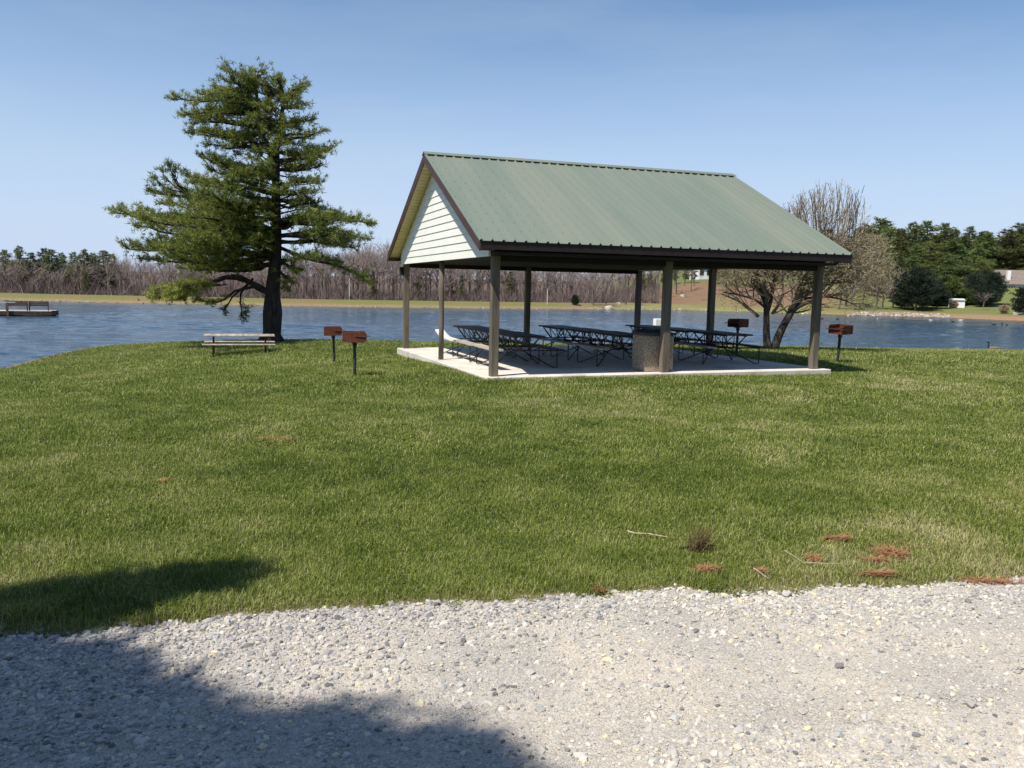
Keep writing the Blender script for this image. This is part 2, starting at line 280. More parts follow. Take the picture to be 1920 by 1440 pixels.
class MB:
    """collects boxes, bars, tubes and prisms into ONE mesh"""
    def __init__(s): s.v = []; s.f = []; s.mi = []; s.m = 0
    def add(s, V, Fc):
        k = len(s.v); s.v += [tuple(map(float, q)) for q in V]; s.f += [tuple(k + i for i in f) for f in Fc]; s.mi += [s.m] * len(Fc); return s
    def box(s, c, d, rz=0, rx=0, ry=0):
        Mx = Matrix.Rotation(rz, 3, 'Z') @ Matrix.Rotation(rx, 3, 'X') @ Matrix.Rotation(ry, 3, 'Y')
        V = [Vector(c) + Mx @ Vector((x * d[0] / 2, y * d[1] / 2, z * d[2] / 2)) for x in (-1, 1) for y in (-1, 1) for z in (-1, 1)]
        return s.add(V, [(0, 1, 3, 2), (4, 6, 7, 5), (0, 4, 5, 1), (2, 3, 7, 6), (0, 2, 6, 4), (1, 5, 7, 3)])
    def bar(s, a, b, w, h, up=(0, 0, 1)):
        a = Vector(a); b = Vector(b); d = (b - a).normalized(); sx = d.cross(Vector(up))
        if sx.length < 1e-4: sx = Vector((1, 0, 0))
        sx.normalize(); u = sx.cross(d); V = [p + sx * (i * w / 2) + u * (j * h / 2) for p in (a, b) for i, j in ((-1, -1), (1, -1), (1, 1), (-1, 1))]
        return s.add(V, [(3, 2, 1, 0), (4, 5, 6, 7), (0, 1, 5, 4), (1, 2, 6, 5), (2, 3, 7, 6), (3, 0, 4, 7)])
    def tube(s, pts, rad, n=8, cap=True):
        pts = [Vector(p) for p in pts]; rad = rad if hasattr(rad, '__len__') else [rad] * len(pts); V = []; Fc = []; x = None
        for i, p in enumerate(pts):
            d = (pts[min(i + 1, len(pts) - 1)] - pts[max(i - 1, 0)]).normalized()
            if x is None: x = d.orthogonal().normalized()
            x = (x - d * x.dot(d)).normalized(); y = d.cross(x)
            V += [p + (x * math.cos(2 * math.pi * k / n) + y * math.sin(2 * math.pi * k / n)) * rad[i] for k in range(n)]
        for i in range(len(pts) - 1):
            for k in range(n): a = i * n + k; b_ = i * n + (k + 1) % n; Fc.append((a, b_, b_ + n, a + n))
        if cap: Fc += [tuple(range(n))[::-1], tuple((len(pts) - 1) * n + k for k in range(n))]
        return s.add(V, Fc)
    def prism(s, poly, ax, t0, t1):
        """poly in the two other axes, extruded along axis ax from t0 to t1"""
        n = len(poly); V = []
        for t in (t0, t1):
            for p_, q in poly: c = [p_, q]; c.insert(ax, t); V.append(c)
        return s.add(V, [tuple(range(n))[::-1], tuple(range(n, 2 * n))] + [(i, (i + 1) % n, n + (i + 1) % n, n + i) for i in range(n)])
    def build(s, name, mats, parent=None, bevel=0, smooth=False, loc=None, **k):
        me = bpy.data.meshes.new(name); me.from_pydata(s.v, [], s.f)
        for m in (mats if isinstance(mats, (list, tuple)) else [mats]): me.materials.append(m)
        me.polygons.foreach_set('material_index', s.mi)
        if smooth: me.polygons.foreach_set('use_smooth', [True] * len(s.f))
        o = bpy.data.objects.new(name, me); C.objects.link(o)
        import bmesh
        bm = bmesh.new(); bm.from_mesh(me); bmesh.ops.recalc_face_normals(bm, faces=bm.faces)
        if bevel: bmesh.ops.bevel(bm, geom=list(bm.edges), offset=bevel, segments=1, affect='EDGES', clamp_overlap=True)
        bm.to_mesh(me); bm.free()
        if parent is not None: o.parent = parent
        if loc is not None: o.location = loc
        return tag(o, **k)
def kids(o): return [c for c in C.objects if c.parent == o]
def copy_tree(o, parent=None):
    c = o.copy(); C.objects.link(c)
    if parent is not None: c.parent = parent
    for ch in kids(o): copy_tree(ch, c)
    return c

# ------------------------------------------------------------------ ground, road, lake
ang = np.concatenate([np.radians(np.linspace(-180, -50, 40, endpoint=False)), np.radians(np.linspace(-50, 50, 420, endpoint=False)), np.radians(np.linspace(50, 180, 41))])
rad = np.concatenate([np.linspace(.3, 3.5, 14, endpoint=False), np.linspace(3.5, 6.5, 60, endpoint=False), np.linspace(6.5, 14, 36, endpoint=False), np.linspace(14, 28, 40, endpoint=False), np.linspace(28, 56, 90, endpoint=False), np.linspace(56, 112, 20, endpoint=False), np.linspace(112, 175, 90, endpoint=False), np.geomspace(175, 1600, 30)])
A_, R_ = np.meshgrid(ang, rad); P2 = np.stack([(R_ * np.sin(A_)).ravel(), (R_ * np.cos(A_)).ravel()], 1)
Z = heights(P2); na, nr = len(ang), len(rad)
i, j = np.meshgrid(np.arange(nr - 1), np.arange(na - 1), indexing='ij'); k0 = (i * na + j).ravel()
Q = np.stack([k0, k0 + 1, k0 + na + 1, k0 + na], 1)[:, ::-1]
x, y = P2.T; u = ubear(P2); inn = inside(P2, near_poly); dN = seg_dist(P2, near_sh); dF = seg_dist(P2, far_sh)
def mixc(a, b, w): return a * (1 - w[:, None]) + np.array(b) * w[:, None]
g1 = np.tile(np.array([.062, .080, .020]), (len(P2), 1))
g1 = mixc(g1, (.11, .13, .04), sstep(vnoise(x, y, 3.1), .45, .9) * .7)
g1 = mixc(g1, (.24, .19, .09), sstep(vnoise(x + 9, y, 2.2) * sstep(y, 26, 33), .45, .8) * .7)
g1 = mixc(g1, (.22, .16, .10), 1 - sstep(dN, .1, .8)); g1 = mixc(g1, (.24, .185, .12), (1 - sstep(y - yedge(x), .02, .16)) * .8)
n1 = vnoise(x, y, 5.)
g2 = np.tile(np.array([.155, .155, .052]), (len(P2), 1)); g2 = mixc(g2, (.19, .145, .065), sstep(n1, .4, .8))
g2 = mixc(g2, (.24, .175, .10), 1 - sstep(dF, .5, 2.2)); g2 = mixc(g2, (.13, .095, .075), sstep(dF, 8, 13))
g3 = np.tile(np.array([.21, .20, .075]), (len(P2), 1)); g3 = mixc(g3, (.20, .125, .08), sstep(dF + 8 * n1, 9, 15)); g3 = mixc(g3, (.13, .085, .06), sstep(vnoise(x, y, 2.5), .5, .8) * sstep(dF, 9, 14) * .8); g3 = mixc(g3, (.19, .165, .075), sstep(vnoise(x + 40, y, 6.), .5, .8) * .7); g3 = mixc(g3, (.12, .15, .05), sstep(dF, 40, 46))
g3 = mixc(g3, (.19, .18, .08), 1 - sstep(u, 1080, 1230))
g4 = np.tile(np.array([.15, .165, .058]), (len(P2), 1)); g4 = mixc(g4, (.27, .175, .10), 1 - sstep(dF + 3 * n1, 3.5, 8))
w1 = sstep(u, 1080, 1200); w2 = sstep(u, 1520, 1640)
gf = g2 * (1 - w1[:, None]) + (g3 * (1 - w2[:, None]) + g4 * w2[:, None]) * w1[:, None]
col = np.where(inn[:, None], g1, gf); col[Z < -1.45] = (.08, .075, .05)
tag(npmesh('ground', np.column_stack([P2, Z]), None, M['turf'], Q=Q, color=np.column_stack([col, np.ones(len(col))]), smooth=True), 'green lawn and far grassy shore around the lake', 'ground', kind='structure')

xs = np.unique(np.concatenate([np.linspace(-30, -6, 40), np.linspace(-6, 6, 500), np.linspace(6, 30, 40)])); ts = np.linspace(0, 1, 60) ** 1.4
XX, TT = np.meshgrid(xs, ts); YE = yedge_n(XX.ravel()).reshape(XX.shape); YY = YE - TT * (YE + 7)
ZZ = -.062 + .02 * vnoise(XX, YY, .6) * np.clip(TT * 30, 0, 1) + .012 * vnoise(XX, YY, .17) * np.clip(TT * 30, 0, 1)
nx = len(xs); i, j = np.meshgrid(np.arange(len(ts) - 1), np.arange(nx - 1), indexing='ij'); k0 = (i * nx + j).ravel()
def zroad(x, y):
    t = np.clip((yedge_n(x) - y) / 11 * 30, 0, 1); return -.062 + (.02 * vnoise(x, y, .6) + .012 * vnoise(x, y, .17)) * t
tag(npmesh('gravel_road', np.column_stack([XX.ravel(), YY.ravel(), ZZ.ravel()]), None, M['bed'], Q=np.stack([k0, k0 + 1, k0 + nx + 1, k0 + nx], 1)[:, ::-1], smooth=True), 'pale dusty crushed stone road along the lawn', 'road', kind='structure')
wa = np.concatenate([np.radians(np.linspace(-180, -36, 30, endpoint=False)), np.radians(np.linspace(-36, 36, 600, endpoint=False)), np.radians(np.linspace(36, 180, 31))])
wr = np.concatenate([np.linspace(2, 28, 12, endpoint=False), np.arange(28, 75, .22), np.arange(75, 160, .6), np.geomspace(160, 900, 12)])
A_, R_ = np.meshgrid(wa, wr); x, y = (R_ * np.sin(A_)).ravel(), (R_ * np.cos(A_)).ravel(); zw = np.zeros(len(x))
for k in range(22):
    lam = rng.uniform(.75, 2.6); th = math.pi / 2 + rng.normal(.12, .38); zw += lam * .0036 * np.sin(2 * math.pi / lam * (x * math.cos(th) + y * math.sin(th)) + rng.uniform(0, 6.28) + 1.5 * vnoise(x + k, y, 3.))
zw *= (1 - sstep(R_.ravel(), 70, 140) * .8) * (.35 + 1.1 * vnoise(x, y, 7.)) * (R_.ravel() > 27)
n_ = len(wa); i, j = np.meshgrid(np.arange(len(wr) - 1), np.arange(n_ - 1), indexing='ij'); k0 = (i * n_ + j).ravel()
tag(npmesh('lake_water', np.column_stack([x, y, WZ + zw]), None, M['water'], Q=np.stack([k0, k0 + 1, k0 + n_ + 1, k0 + n_], 1)[:, ::-1], smooth=True), 'rippled blue lake water', 'water', kind='structure')

# ------------------------------------------------------------------ loose stones
def ico():
    t_ = (1 + 5 ** .5) / 2
    V = np.array([(-1, t_, 0), (1, t_, 0), (-1, -t_, 0), (1, -t_, 0), (0, -1, t_), (0, 1, t_), (0, -1, -t_), (0, 1, -t_), (t_, 0, -1), (t_, 0, 1), (-t_, 0, -1), (-t_, 0, 1)]) / 1.9
    T = np.array([(0, 11, 5), (0, 5, 1), (0, 1, 7), (0, 7, 10), (0, 10, 11), (1, 5, 9), (5, 11, 4), (11, 10, 2), (10, 7, 6), (7, 1, 8), (3, 9, 4), (3, 4, 2), (3, 2, 6), (3, 6, 8), (3, 8, 9), (4, 9, 5), (2, 4, 11), (6, 2, 10), (8, 6, 7), (9, 8, 1)])
    return V, T
OV = np.array([(1, 0, 0), (-1, 0, 0), (0, 1, 0), (0, -1, 0), (0, 0, 1), (0, 0, -1.)]); OT = np.array([(0, 2, 4), (2, 1, 4), (1, 3, 4), (3, 0, 4), (2, 0, 5), (1, 2, 5), (3, 1, 5), (0, 3, 5)])
def rocks(P, r, base, flat=(.45, .8), jit=.3):
    BV, BT = base; n = len(P); k = len(BV)
    V = BV[None] * (1 + jit * (rng.random((n, k, 1)) * 2 - 1)) + jit * .35 * rng.standard_normal((n, k, 3))
    V = np.clip(V, -.82, .82)
    sc = np.stack([rng.uniform(.85, 1.35, n), rng.uniform(.65, 1., n), rng.uniform(flat[0], flat[1], n)], 1); V = V * (sc * r[:, None])[:, None]
    a = rng.uniform(0, 6.28, n); tl = rng.normal(0, .28, n); ca, sa, ct, st = np.cos(a), np.sin(a), np.cos(tl), np.sin(tl)
    X = V[..., 0].copy(); Zc = V[..., 2].copy(); V[..., 0] = X * ct[:, None] + Zc * st[:, None]; V[..., 2] = -X * st[:, None] + Zc * ct[:, None]
    X = V[..., 0].copy(); Y = V[..., 1].copy(); V[..., 0] = X * ca[:, None] - Y * sa[:, None]; V[..., 1] = X * sa[:, None] + Y * ca[:, None]
    V += P[:, None]; T = BT[None] + (np.arange(n) * k)[:, None, None]
    return V.reshape(-1, 3), T.reshape(-1, 3)
def scatter_road(n, ymax=.1):
    x = rng.uniform(-7, 8, n); y = yedge(x) + ymax - rng.random(n) ** 1. * (yedge(x) + ymax - 1.9); return x, y
x, y = scatter_road(237000); dE = yedge_n(x) - y
trk = vnoise(x * .6 + 5, y, .55)
dens = np.where(dE > 0, np.exp(-dE / .5) * 1.0 + .26 + .6 * sstep(trk, .45, .85) + .5 * sstep(-x, -.2, 2.2), np.exp(dE / .06) * .8)
kp = rng.random(len(x)) < np.clip(dens, 0, 1) * .48; x, y = x[kp], y[kp]
r_ = np.clip(np.exp(rng.normal(math.log(.0098), .42, len(x))), .004, .030)
P = np.column_stack([x, y, zroad(x, y) + r_ * (.02 + .22 * np.exp(-np.maximum(dE[kp], 0) / .5))]); V, T = rocks(P, r_, ico())
tn = np.clip(rng.normal(.54, .22, len(P)) - .10 * (x < .3) + .12 * (vnoise(x, y, .8) - .5), 0, 1); tn[rng.random(len(P)) < .02] = 1
tag(npmesh('gravel', V, T, M['stone'], tint=np.repeat(tn, 12)), 'loose grey and cream crushed limestone lying on the road', 'gravel', kind='stuff')
x, y = scatter_road(230000, .05); r_ = rng.uniform(.0025, .0065, len(x)); P = np.column_stack([x, y, zroad(x, y) + r_ * .3]); V, T = rocks(P, r_, (OV, OT), jit=.25)
tn = np.clip(rng.normal(.62, .2, len(P)), 0, 1)
tag(npmesh('gravel_chips', V, T, M['stone'], tint=np.repeat(tn, 6)), 'fine stone chips and grit between the larger stones', 'gravel', kind='stuff')
print('stones', len(V))

# pavilion frame of reference (near-left post foot is the origin)
PX, PY, YAW, PL, PW = -.3849, 17.0802, .3245, 7.7939, 9.0165
cy_, sy_ = math.cos(YAW), math.sin(YAW)
def pav_uv(x, y): dx, dy = x - PX, y - PY; return dx * cy_ + dy * sy_, -dx * sy_ + dy * cy_
def pav_w(a, b, z=0): return (PX + a * cy_ - b * sy_, PY + a * sy_ + b * cy_, z)
def slab_z(a, b): return .0091 * a - .0125 * b

# ------------------------------------------------------------------ grass blades
grill_px = [(627, 680), (665, 706), (1381, 664), (1570, 680)]
GR = [at(*q) for q in grill_px]
def blades(d0, d1, dens, L0, wd, extra=0):
    area = (d1 - d0) * (1.44 * (d0 + d1) / 2 + 6.4); n = int(area * dens)
    y = rng.uniform(d0, d1, n); x = rng.uniform(-1, 1, n) * (.72 * y + 3.2)
    a, b = pav_uv(x, y); P = np.column_stack([x, y])
    ok = (y > yedge_n(x) + rng.exponential(.03, n) - .03 - .32 * sstep(vnoise(x, y, .10), .66, .9) * sstep(vnoise(x, y + 5, .6), .3, .6)) & ~((a > -.27) & (a < PL + .33) & (b > -.27) & (b < PW + .3)) & inside(P, near_poly)
    ok &= seg_dist(P, near_sh) > .3
    x, y = x[ok], y[ok]; n = len(x); z = heights(np.column_stack([x, y]))
    big = vnoise(x, y, 2.7); sm = vnoise(x + 30, y, .33); dE = y - yedge(x)
    tint = .40 + .13 * (big - .5) + .36 * (sm - .5) + .2 * (vnoise(x + 50, y, .9) - .5) + rng.normal(0, .17, n) + .10 * sstep(x / y, -.15, .55) + .06 * np.exp(-dE / .35)
    dry = sstep(vnoise(x + 11, y * .6 + 4, 1.3), .5, .85) * .30 * rng.random(n); tint += dry
    tint += .25 * sstep(y, 26, 34) * sstep(vnoise(x, y, 2.1), .35, .75) * rng.random(n)
    tint += .22 * np.exp(-((x + 1.1) ** 2 / 1.4 + (y - 10.6) ** 2 / 1.6)) * rng.random(n)
    tint += .20 * np.exp(-((x - 2.8) ** 2 / 1.6 + (y - 5.6) ** 2 / .5)) * rng.random(n)
    for g in GR[:2]: tint = tint + .3 * np.exp(-((x - g[0] + .22) ** 2 / .09 + (y - g[1]) ** 2 / .05))
    aa, bb = pav_uv(x, y); tint += .28 * np.exp(-((aa + .35) ** 2 / .12)) * (bb > -.5) * (bb < 4.5) * sstep(vnoise(x, y, .5), .3, .6)
    st = rng.random(n) < .045; tint[st] = rng.uniform(.75, 1, st.sum())
    tuft = sstep(vnoise(x + 3, y + 7, .22), .5, .95); L = L0 * rng.uniform(.45, 1.25, n) * (1 + .5 * tuft) * (1 + .8 * np.exp(-np.abs(dE) / .16) * (x < 1.5) * sstep(vnoise(x, y, .3), .3, .7))
    az = rng.uniform(0, 6.28, n); lean = np.clip(np.abs(rng.normal(.62, .42, n)), 0, 1.4); w = wd * rng.uniform(.6, 1.3, n)
    h = np.stack([np.cos(az), np.sin(az)], 1); sx = np.stack([-np.sin(az + rng.normal(0, .5, n)), np.cos(az)], 1)
    base = np.column_stack([x, y, z - .004]); V = np.zeros((n, 5, 3)); sxz = np.column_stack([sx, np.zeros(n)])
    V[:, 0] = base - sxz * w[:, None] / 2; V[:, 1] = base + sxz * w[:, None] / 2
    mid = base + np.column_stack([h * (L * .5 * np.sin(lean * .6))[:, None], L * .55 * np.cos(lean * .6)])
    V[:, 2] = mid + sxz * w[:, None] * .4; V[:, 3] = mid - sxz * w[:, None] * .4
    V[:, 4] = mid + np.column_stack([h * (L * .5 * np.sin(lean * 2))[:, None], L * .45 * np.cos(lean * 1.6)])
    k = (np.arange(n) * 5)[:, None]
    return V.reshape(-1, 3), np.concatenate([k + [0, 1, 2], k + [0, 2, 3], k + [3, 2, 4]]), np.repeat(np.clip(tint, 0, 1), 5)
GV, GT, GC = [], [], []; off = 0
for args in [(4, 6, 13000, .046, .0040), (6, 9, 7800, .047, .0050), (9, 14, 3000, .050, .0072), (14, 22, 1100, .06, .011), (22, 50, 240, .07, .018)]:
    V, T, c = blades(*args); GV.append(V); GT.append(T + off); GC.append(c); off += len(V)
tag(npmesh('grass', np.concatenate(GV), np.concatenate(GT), M['grass'], tint=np.concatenate(GC)), 'short green spring lawn grass with paler dry patches', 'grass', kind='stuff')
print('grass verts', off)
del GV, GT, GC

# ------------------------------------------------------------------ pavilion
pv = empty('picnic_pavilion', (PX, PY, 0), YAW, label='open picnic pavilion with green metal gable roof and white siding on a concrete slab', cat='pavilion')
a0, a1, b0, b1 = -.22, PL + .33, -.24, PW + .27
sb_ = MB(); V = [(a, b, slab_z(a, b)) for a, b in ((a0, b0), (a1, b0), (a1, b1), (a0, b1))]; V += [(a, b, -.5) for a, b in ((a0, b0), (a1, b0), (a1, b1), (a0, b1))]
sb_.add(V, [(0, 1, 2, 3), (7, 6, 5, 4), (0, 4, 5, 1), (1, 5, 6, 2), (2, 6, 7, 3), (3, 7, 4, 0)]); slab = sb_.build('slab', M['conc'], pv, bevel=.012)
n, l = nodes(M['conc']); pb = n['Principled BSDF']; src = pb.inputs['Base Color'].links[0].from_socket; tcn = n.new('ShaderNodeTexCoord'); st_ = n.new('ShaderNodeTexNoise'); st_.inputs['Scale'].default_value = .9; st_.inputs['Detail'].default_value = 7; st_.inputs['Roughness'].default_value = .7; l.new(tcn.outputs['Object'], st_.inputs[0]); rr = n.new('ShaderNodeValToRGB'); rr.color_ramp.elements[0].position = .52; rr.color_ramp.elements[1].position = .72; rr.color_ramp.elements[0].color = (1, 1, 1, 1); rr.color_ramp.elements[1].color = (.62, .58, .52, 1); l.new(st_.outputs[0], rr.inputs[0]); mxn = n.new('ShaderNodeMixRGB'); mxn.blend_type = 'MULTIPLY'; mxn.inputs[0].default_value = 1; l.new(src, mxn.inputs[1]); l.new(rr.outputs[0], mxn.inputs[2]); l.new(mxn.outputs[0], pb.inputs['Base Color'])
ZE, ZR, OG, OE = 2.697, 5.016, .4723, .4915; BM = PW / 2; SL = (ZR - ZE) / (BM + OE)
def zroof(b): return ZR - SL * abs(b - BM)
for (a, b) in ((0, 0), (PL / 2, 0), (PL, 0), (0, PW), (PL / 2, PW), (PL, PW), (PL, PW / 2)):
    z0 = slab_z(a, b); q = MB(); w = .165
    q.box((a, b, (z0 + 2.44) / 2), (w, w, 2.44 - z0)).build('post', M['post'], pv, bevel=.012)
q = MB(); q.tube([(0, PW / 2, slab_z(0, PW / 2)), (.004, PW / 2 - .004, .8), (-.004, PW / 2 + .003, 1.7), (0, PW / 2, 2.44)], [.068, .064, .066, .062], 14)
q.build('post', M['post'], pv, smooth=True, label='slimmer rounded post in the middle of the gable end')
# roof skins: ribs run from eave to ridge
PITCHR = .2286
def slope_mesh(side):
    prof = []; a = -OG - .02; end = PL + OG + .02
    while a < end - 1e-6:
        e_ = min(a + PITCHR, end)
        prof += [(a, 0), (a + .020, .034), (a + .042, .034), (a + .062, 0)]
        a = e_
    prof.append((end, 0)); q = MB()
    be = -OE - .03 if side < 0 else PW + OE + .03
    nrm = Vector((0, side * SL, 1)).normalized(); up = [nrm * (h + .012) for _, h in prof]
    n = len(prof); V = []
    rows = np.linspace(0, 1, 9)
    for t in rows:
        b = be * (1 - t) + BM * t; z = ZR - SL * abs(b - BM)
        V += [(prof[i][0], b + up[i][1], z + up[i][2]) for i in range(n)]
    Fc = [(r_ * n + i, r_ * n + i + 1, (r_ + 1) * n + i + 1, (r_ + 1) * n + i) for r_ in range(len(rows) - 1) for i in range(n - 1)]
    k = len(V); V += [(prof[0][0], be, zroof(be) if 0 else ZR - SL * abs(be - BM)), (prof[-1][0], be, ZR - SL * abs(be - BM)), (prof[-1][0], BM, ZR), (prof[0][0], BM, ZR)]
    Fc += [(k, k + 1, k + 2, k + 3)]
    q.add(V, Fc); q.m = 1; LS = math.hypot(BM + OE, ZR - ZE)
    for c in range(0, 38):
        for r_ in range(0, 12):
            t = (r_ + .12 + (.5 if c % 2 else 0) * .35) / 11.6
            if t > .98: continue
            b = be * (1 - t) + BM * t; z = ZR - SL * abs(b - BM); a = -OG - .02 + c * PITCHR + .078
            ctr = Vector((a, b, z)) + nrm * .014; h = .016
            q.add([ctr + Vector((h, 0, 0)), ctr + Vector((0, h * .9, -side * SL * h * .9)), ctr - Vector((h, 0, 0)), ctr - Vector((0, h * .9, -side * SL * h * .9)), ctr + nrm * .008], [(0, 1, 4), (1, 2, 4), (2, 3, 4), (3, 0, 4)])
    q.build('roof_panel', [M['roof'], M['roofdark']], pv)
slope_mesh(-1); slope_mesh(1)
q = MB(); w = .17
for s_ in (-1, 1):
    q.add([(-OG - .03, BM, ZR + .065), (PL + OG + .03, BM, ZR + .065), (PL + OG + .03, BM + s_ * w, ZR + .065 - SL * w), (-OG - .03, BM + s_ * w, ZR + .065 - SL * w),
           (-OG - .03, BM, ZR + .048), (PL + OG + .03, BM, ZR + .048), (PL + OG + .03, BM + s_ * w, ZR + .052 - SL * w), (-OG - .03, BM + s_ * w, ZR + .052 - SL * w)],
          [(0, 1, 2, 3), (7, 6, 5, 4), (3, 2, 6, 7), (0, 3, 7, 4), (1, 5, 6, 2)])
q.build('ridge_cap', M['roof'], pv)
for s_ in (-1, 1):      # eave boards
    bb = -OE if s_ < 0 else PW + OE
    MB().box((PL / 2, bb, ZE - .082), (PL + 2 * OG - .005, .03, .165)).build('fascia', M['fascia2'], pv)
for s_ in (-1, 1):      # gable ends: rake boards, rake soffit, siding
    ax = -OG if s_ < 0 else PL + OG; wx = -.15 if s_ < 0 else PL + .15
    for t_ in (-1, 1):
        be = -OE - .02 if t_ < 0 else PW + OE + .02; bs = -OE + .02 if t_ < 0 else PW + OE - .02; q = MB()
        z = ZR - SL * abs(be - BM); q.prism([(be, z + .004), (BM, ZR + .004), (BM, ZR - .20), (be, z - .20 + .008)], 0, ax - .018, ax + .018); q.build('rake_board', M['fascia'], pv)
        q = MB(); nb = 34
        for k in range(nb):
            t0, t1 = k / nb + .0006, (k + 1) / nb - .0006; p0 = bs * (1 - t0) + BM * t0; p1 = bs * (1 - t1) + BM * t1; o_ = .142
            zz = lambda p_: ZR - SL * abs(p_ - BM) - o_
            lo, hi = min(ax - s_ * .02, wx), max(ax - s_ * .02, wx)
            q.prism([(p0, zz(p0) + .012), (p1, zz(p1)), (p1, zz(p1) + .02), (p0, zz(p0) + .03)], 0, lo, hi)
        q.build('rake_soffit', M['soffit'], pv)
        ce = -OE + .1 if t_ < 0 else PW + OE - .1
        MB().box(((ax + wx) / 2 - s_ * .01, ce, 2.56), (abs(ax - wx) - .05, .17, .09)).build('eave_return', M['fascia'], pv)
    q = MB(); z = 2.42; e_ = .178
    while z < ZR - .22:
        z1 = min(z + e_, ZR - .185); hb = (ZR - .165 - z) / SL; ht = max((ZR - .165 - z1) / SL, .01)
        l0, r0 = max(BM - hb, -.06), min(BM + hb, PW + .06); l1, r1 = max(BM - ht, -.06), min(BM + ht, PW + .06)
        xo = wx + s_ * .018; q.add([(xo, l0, z), (xo, r0, z), (wx + s_ * .002, r1, z1), (wx + s_ * .002, l1, z1), (wx - s_ * .03, l0, z), (wx - s_ * .03, r0, z), (wx - s_ * .03, r1, z1), (wx - s_ * .03, l1, z1)],
              [(0, 1, 2, 3), (7, 6, 5, 4), (0, 4, 5, 1), (1, 5, 6, 2), (2, 6, 7, 3), (3, 7, 4, 0)]); z = z1
    q.build('gable_wall', M['siding'], pv)
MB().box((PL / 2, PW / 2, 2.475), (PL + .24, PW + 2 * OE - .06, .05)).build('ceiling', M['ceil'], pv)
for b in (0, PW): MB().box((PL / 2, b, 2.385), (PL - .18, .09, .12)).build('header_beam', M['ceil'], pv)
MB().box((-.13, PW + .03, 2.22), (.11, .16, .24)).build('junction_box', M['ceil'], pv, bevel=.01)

# ------------------------------------------------------------------ picnic tables
def make_table():
    t = empty('picnic_table', (0, 0, 0)); Lh = .915
    q = MB()
    for x in (-.255, 0, .255): q.box((x, 0, .745), (.245, 2 * Lh, .038))
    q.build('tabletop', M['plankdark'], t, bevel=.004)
    for s_ in (-1, 1):
        q = MB(); q.box((s_ * .72, 0, .445), (.25, 2 * Lh, .038)); q.build('seat', M['plankdark'], t, bevel=.004)
    q = MB(); r_ = .0135
    for s_ in (-1, 1):
        q.tube([(s_ * .27, -.8, .713), (s_ * .27, .8, .713)], r_, 6)
        n = 7; pts = [(s_ * (.27 if k % 2 == 0 else .1), -.78 + 1.56 * k / (n - 1), .713 if k % 2 == 0 else .41) for k in range(n)]
        for p0, p1 in zip(pts[:-1], pts[1:]): q.tube([p0, p1], r_ * .85, 6)
        q.tube([(s_ * .1, -.8, .41), (s_ * .1, .8, .41)], r_, 6)
    for yy in (-.6, .6):
        q.tube([(-.80, yy, .415), (.80, yy, .415)], r_, 6)
        for s_ in (-1, 1): q.tube([(s_ * .1, yy, .41), (s_ * .3, yy * 1.2, .713)], r_, 6)
    q.build('truss_frame', M['steel'], t)
    for sx in (-1, 1):
        for sy in (-1, 1):
            q = MB(); x, y = sx * .78, sy * .6
            q.tube([(x, y, .42), (x, y, .03), (x - sx * .02, y - sy * .03, .014), (x - sx * .07, y - sy * .09, .03), (sx * .1, -sy * .12, .41)], r_, 6); q.build('leg', M['steel'], t)
    return t
proto = make_table(); first = True
rows = [(1.25, 'left row', 'in the left row beside the sunlit slab edge'), (3.82, 'middle row', 'in the middle row behind the pebbled bin'), (6.62, 'right row', 'in the right row near the back grill')]
pos = [(2.08, 'Nearest'), (4.03, 'Middle'), (5.98, 'Farthest')]
for ra, rn, rl in rows:
    for pb, pn in pos:
        t = proto if first else copy_tree(proto); first = False
        t.location = pav_w(ra + .03 * (pb - 4), pb, slab_z(ra, pb)); t.rotation_euler = (0, 0, YAW + random.uniform(-.02, .02))
        tag(t, f'{pn.lower()} dark picnic table {rl}', 'picnic table', 'dark steel framed picnic tables under the pavilion roof')
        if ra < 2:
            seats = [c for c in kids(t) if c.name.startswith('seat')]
            se = min(seats, key=lambda c: sum(v.co.x for v in c.data.vertices)); se.data = se.data.copy(); se.data.materials[0] = M['plank'] if pb < 5 else M['plankpale']  # outer left-row seats get lighter planks to imitate sunlight on them
            tag(se, 'bare wooden seat plank coloured paler to look sunlit' if pb < 5 else 'bleached seat plank, paled to look sunlit, with a warped upturned end')
            if pb > 5:
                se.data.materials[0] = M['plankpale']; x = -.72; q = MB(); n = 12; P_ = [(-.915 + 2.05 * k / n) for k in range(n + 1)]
                zz = lambda y_: .445 + .16 * max(0, (y_ - .1) / 1.0) ** 2; V = []
                for y_ in P_:
                    for dx in (-.125, .125):
                        for dz in (-.019, .019): V.append((x + dx, y_, zz(y_) + dz))
                Fc = [(0, 1, 3, 2)] + [(n * 4, n * 4 + 2, n * 4 + 3, n * 4 + 1)]
                for k in range(n):
                    i0 = k * 4; Fc += [(i0, i0 + 4, i0 + 5, i0 + 1), (i0 + 2, i0 + 3, i0 + 7, i0 + 6), (i0 + 1, i0 + 5, i0 + 7, i0 + 3), (i0, i0 + 2, i0 + 6, i0 + 4)]
                q.add(V, Fc); tmp = q.build('tmp', M['plankpale']); se.data = tmp.data; bpy.data.objects.remove(tmp); se.data.name = 'seat'

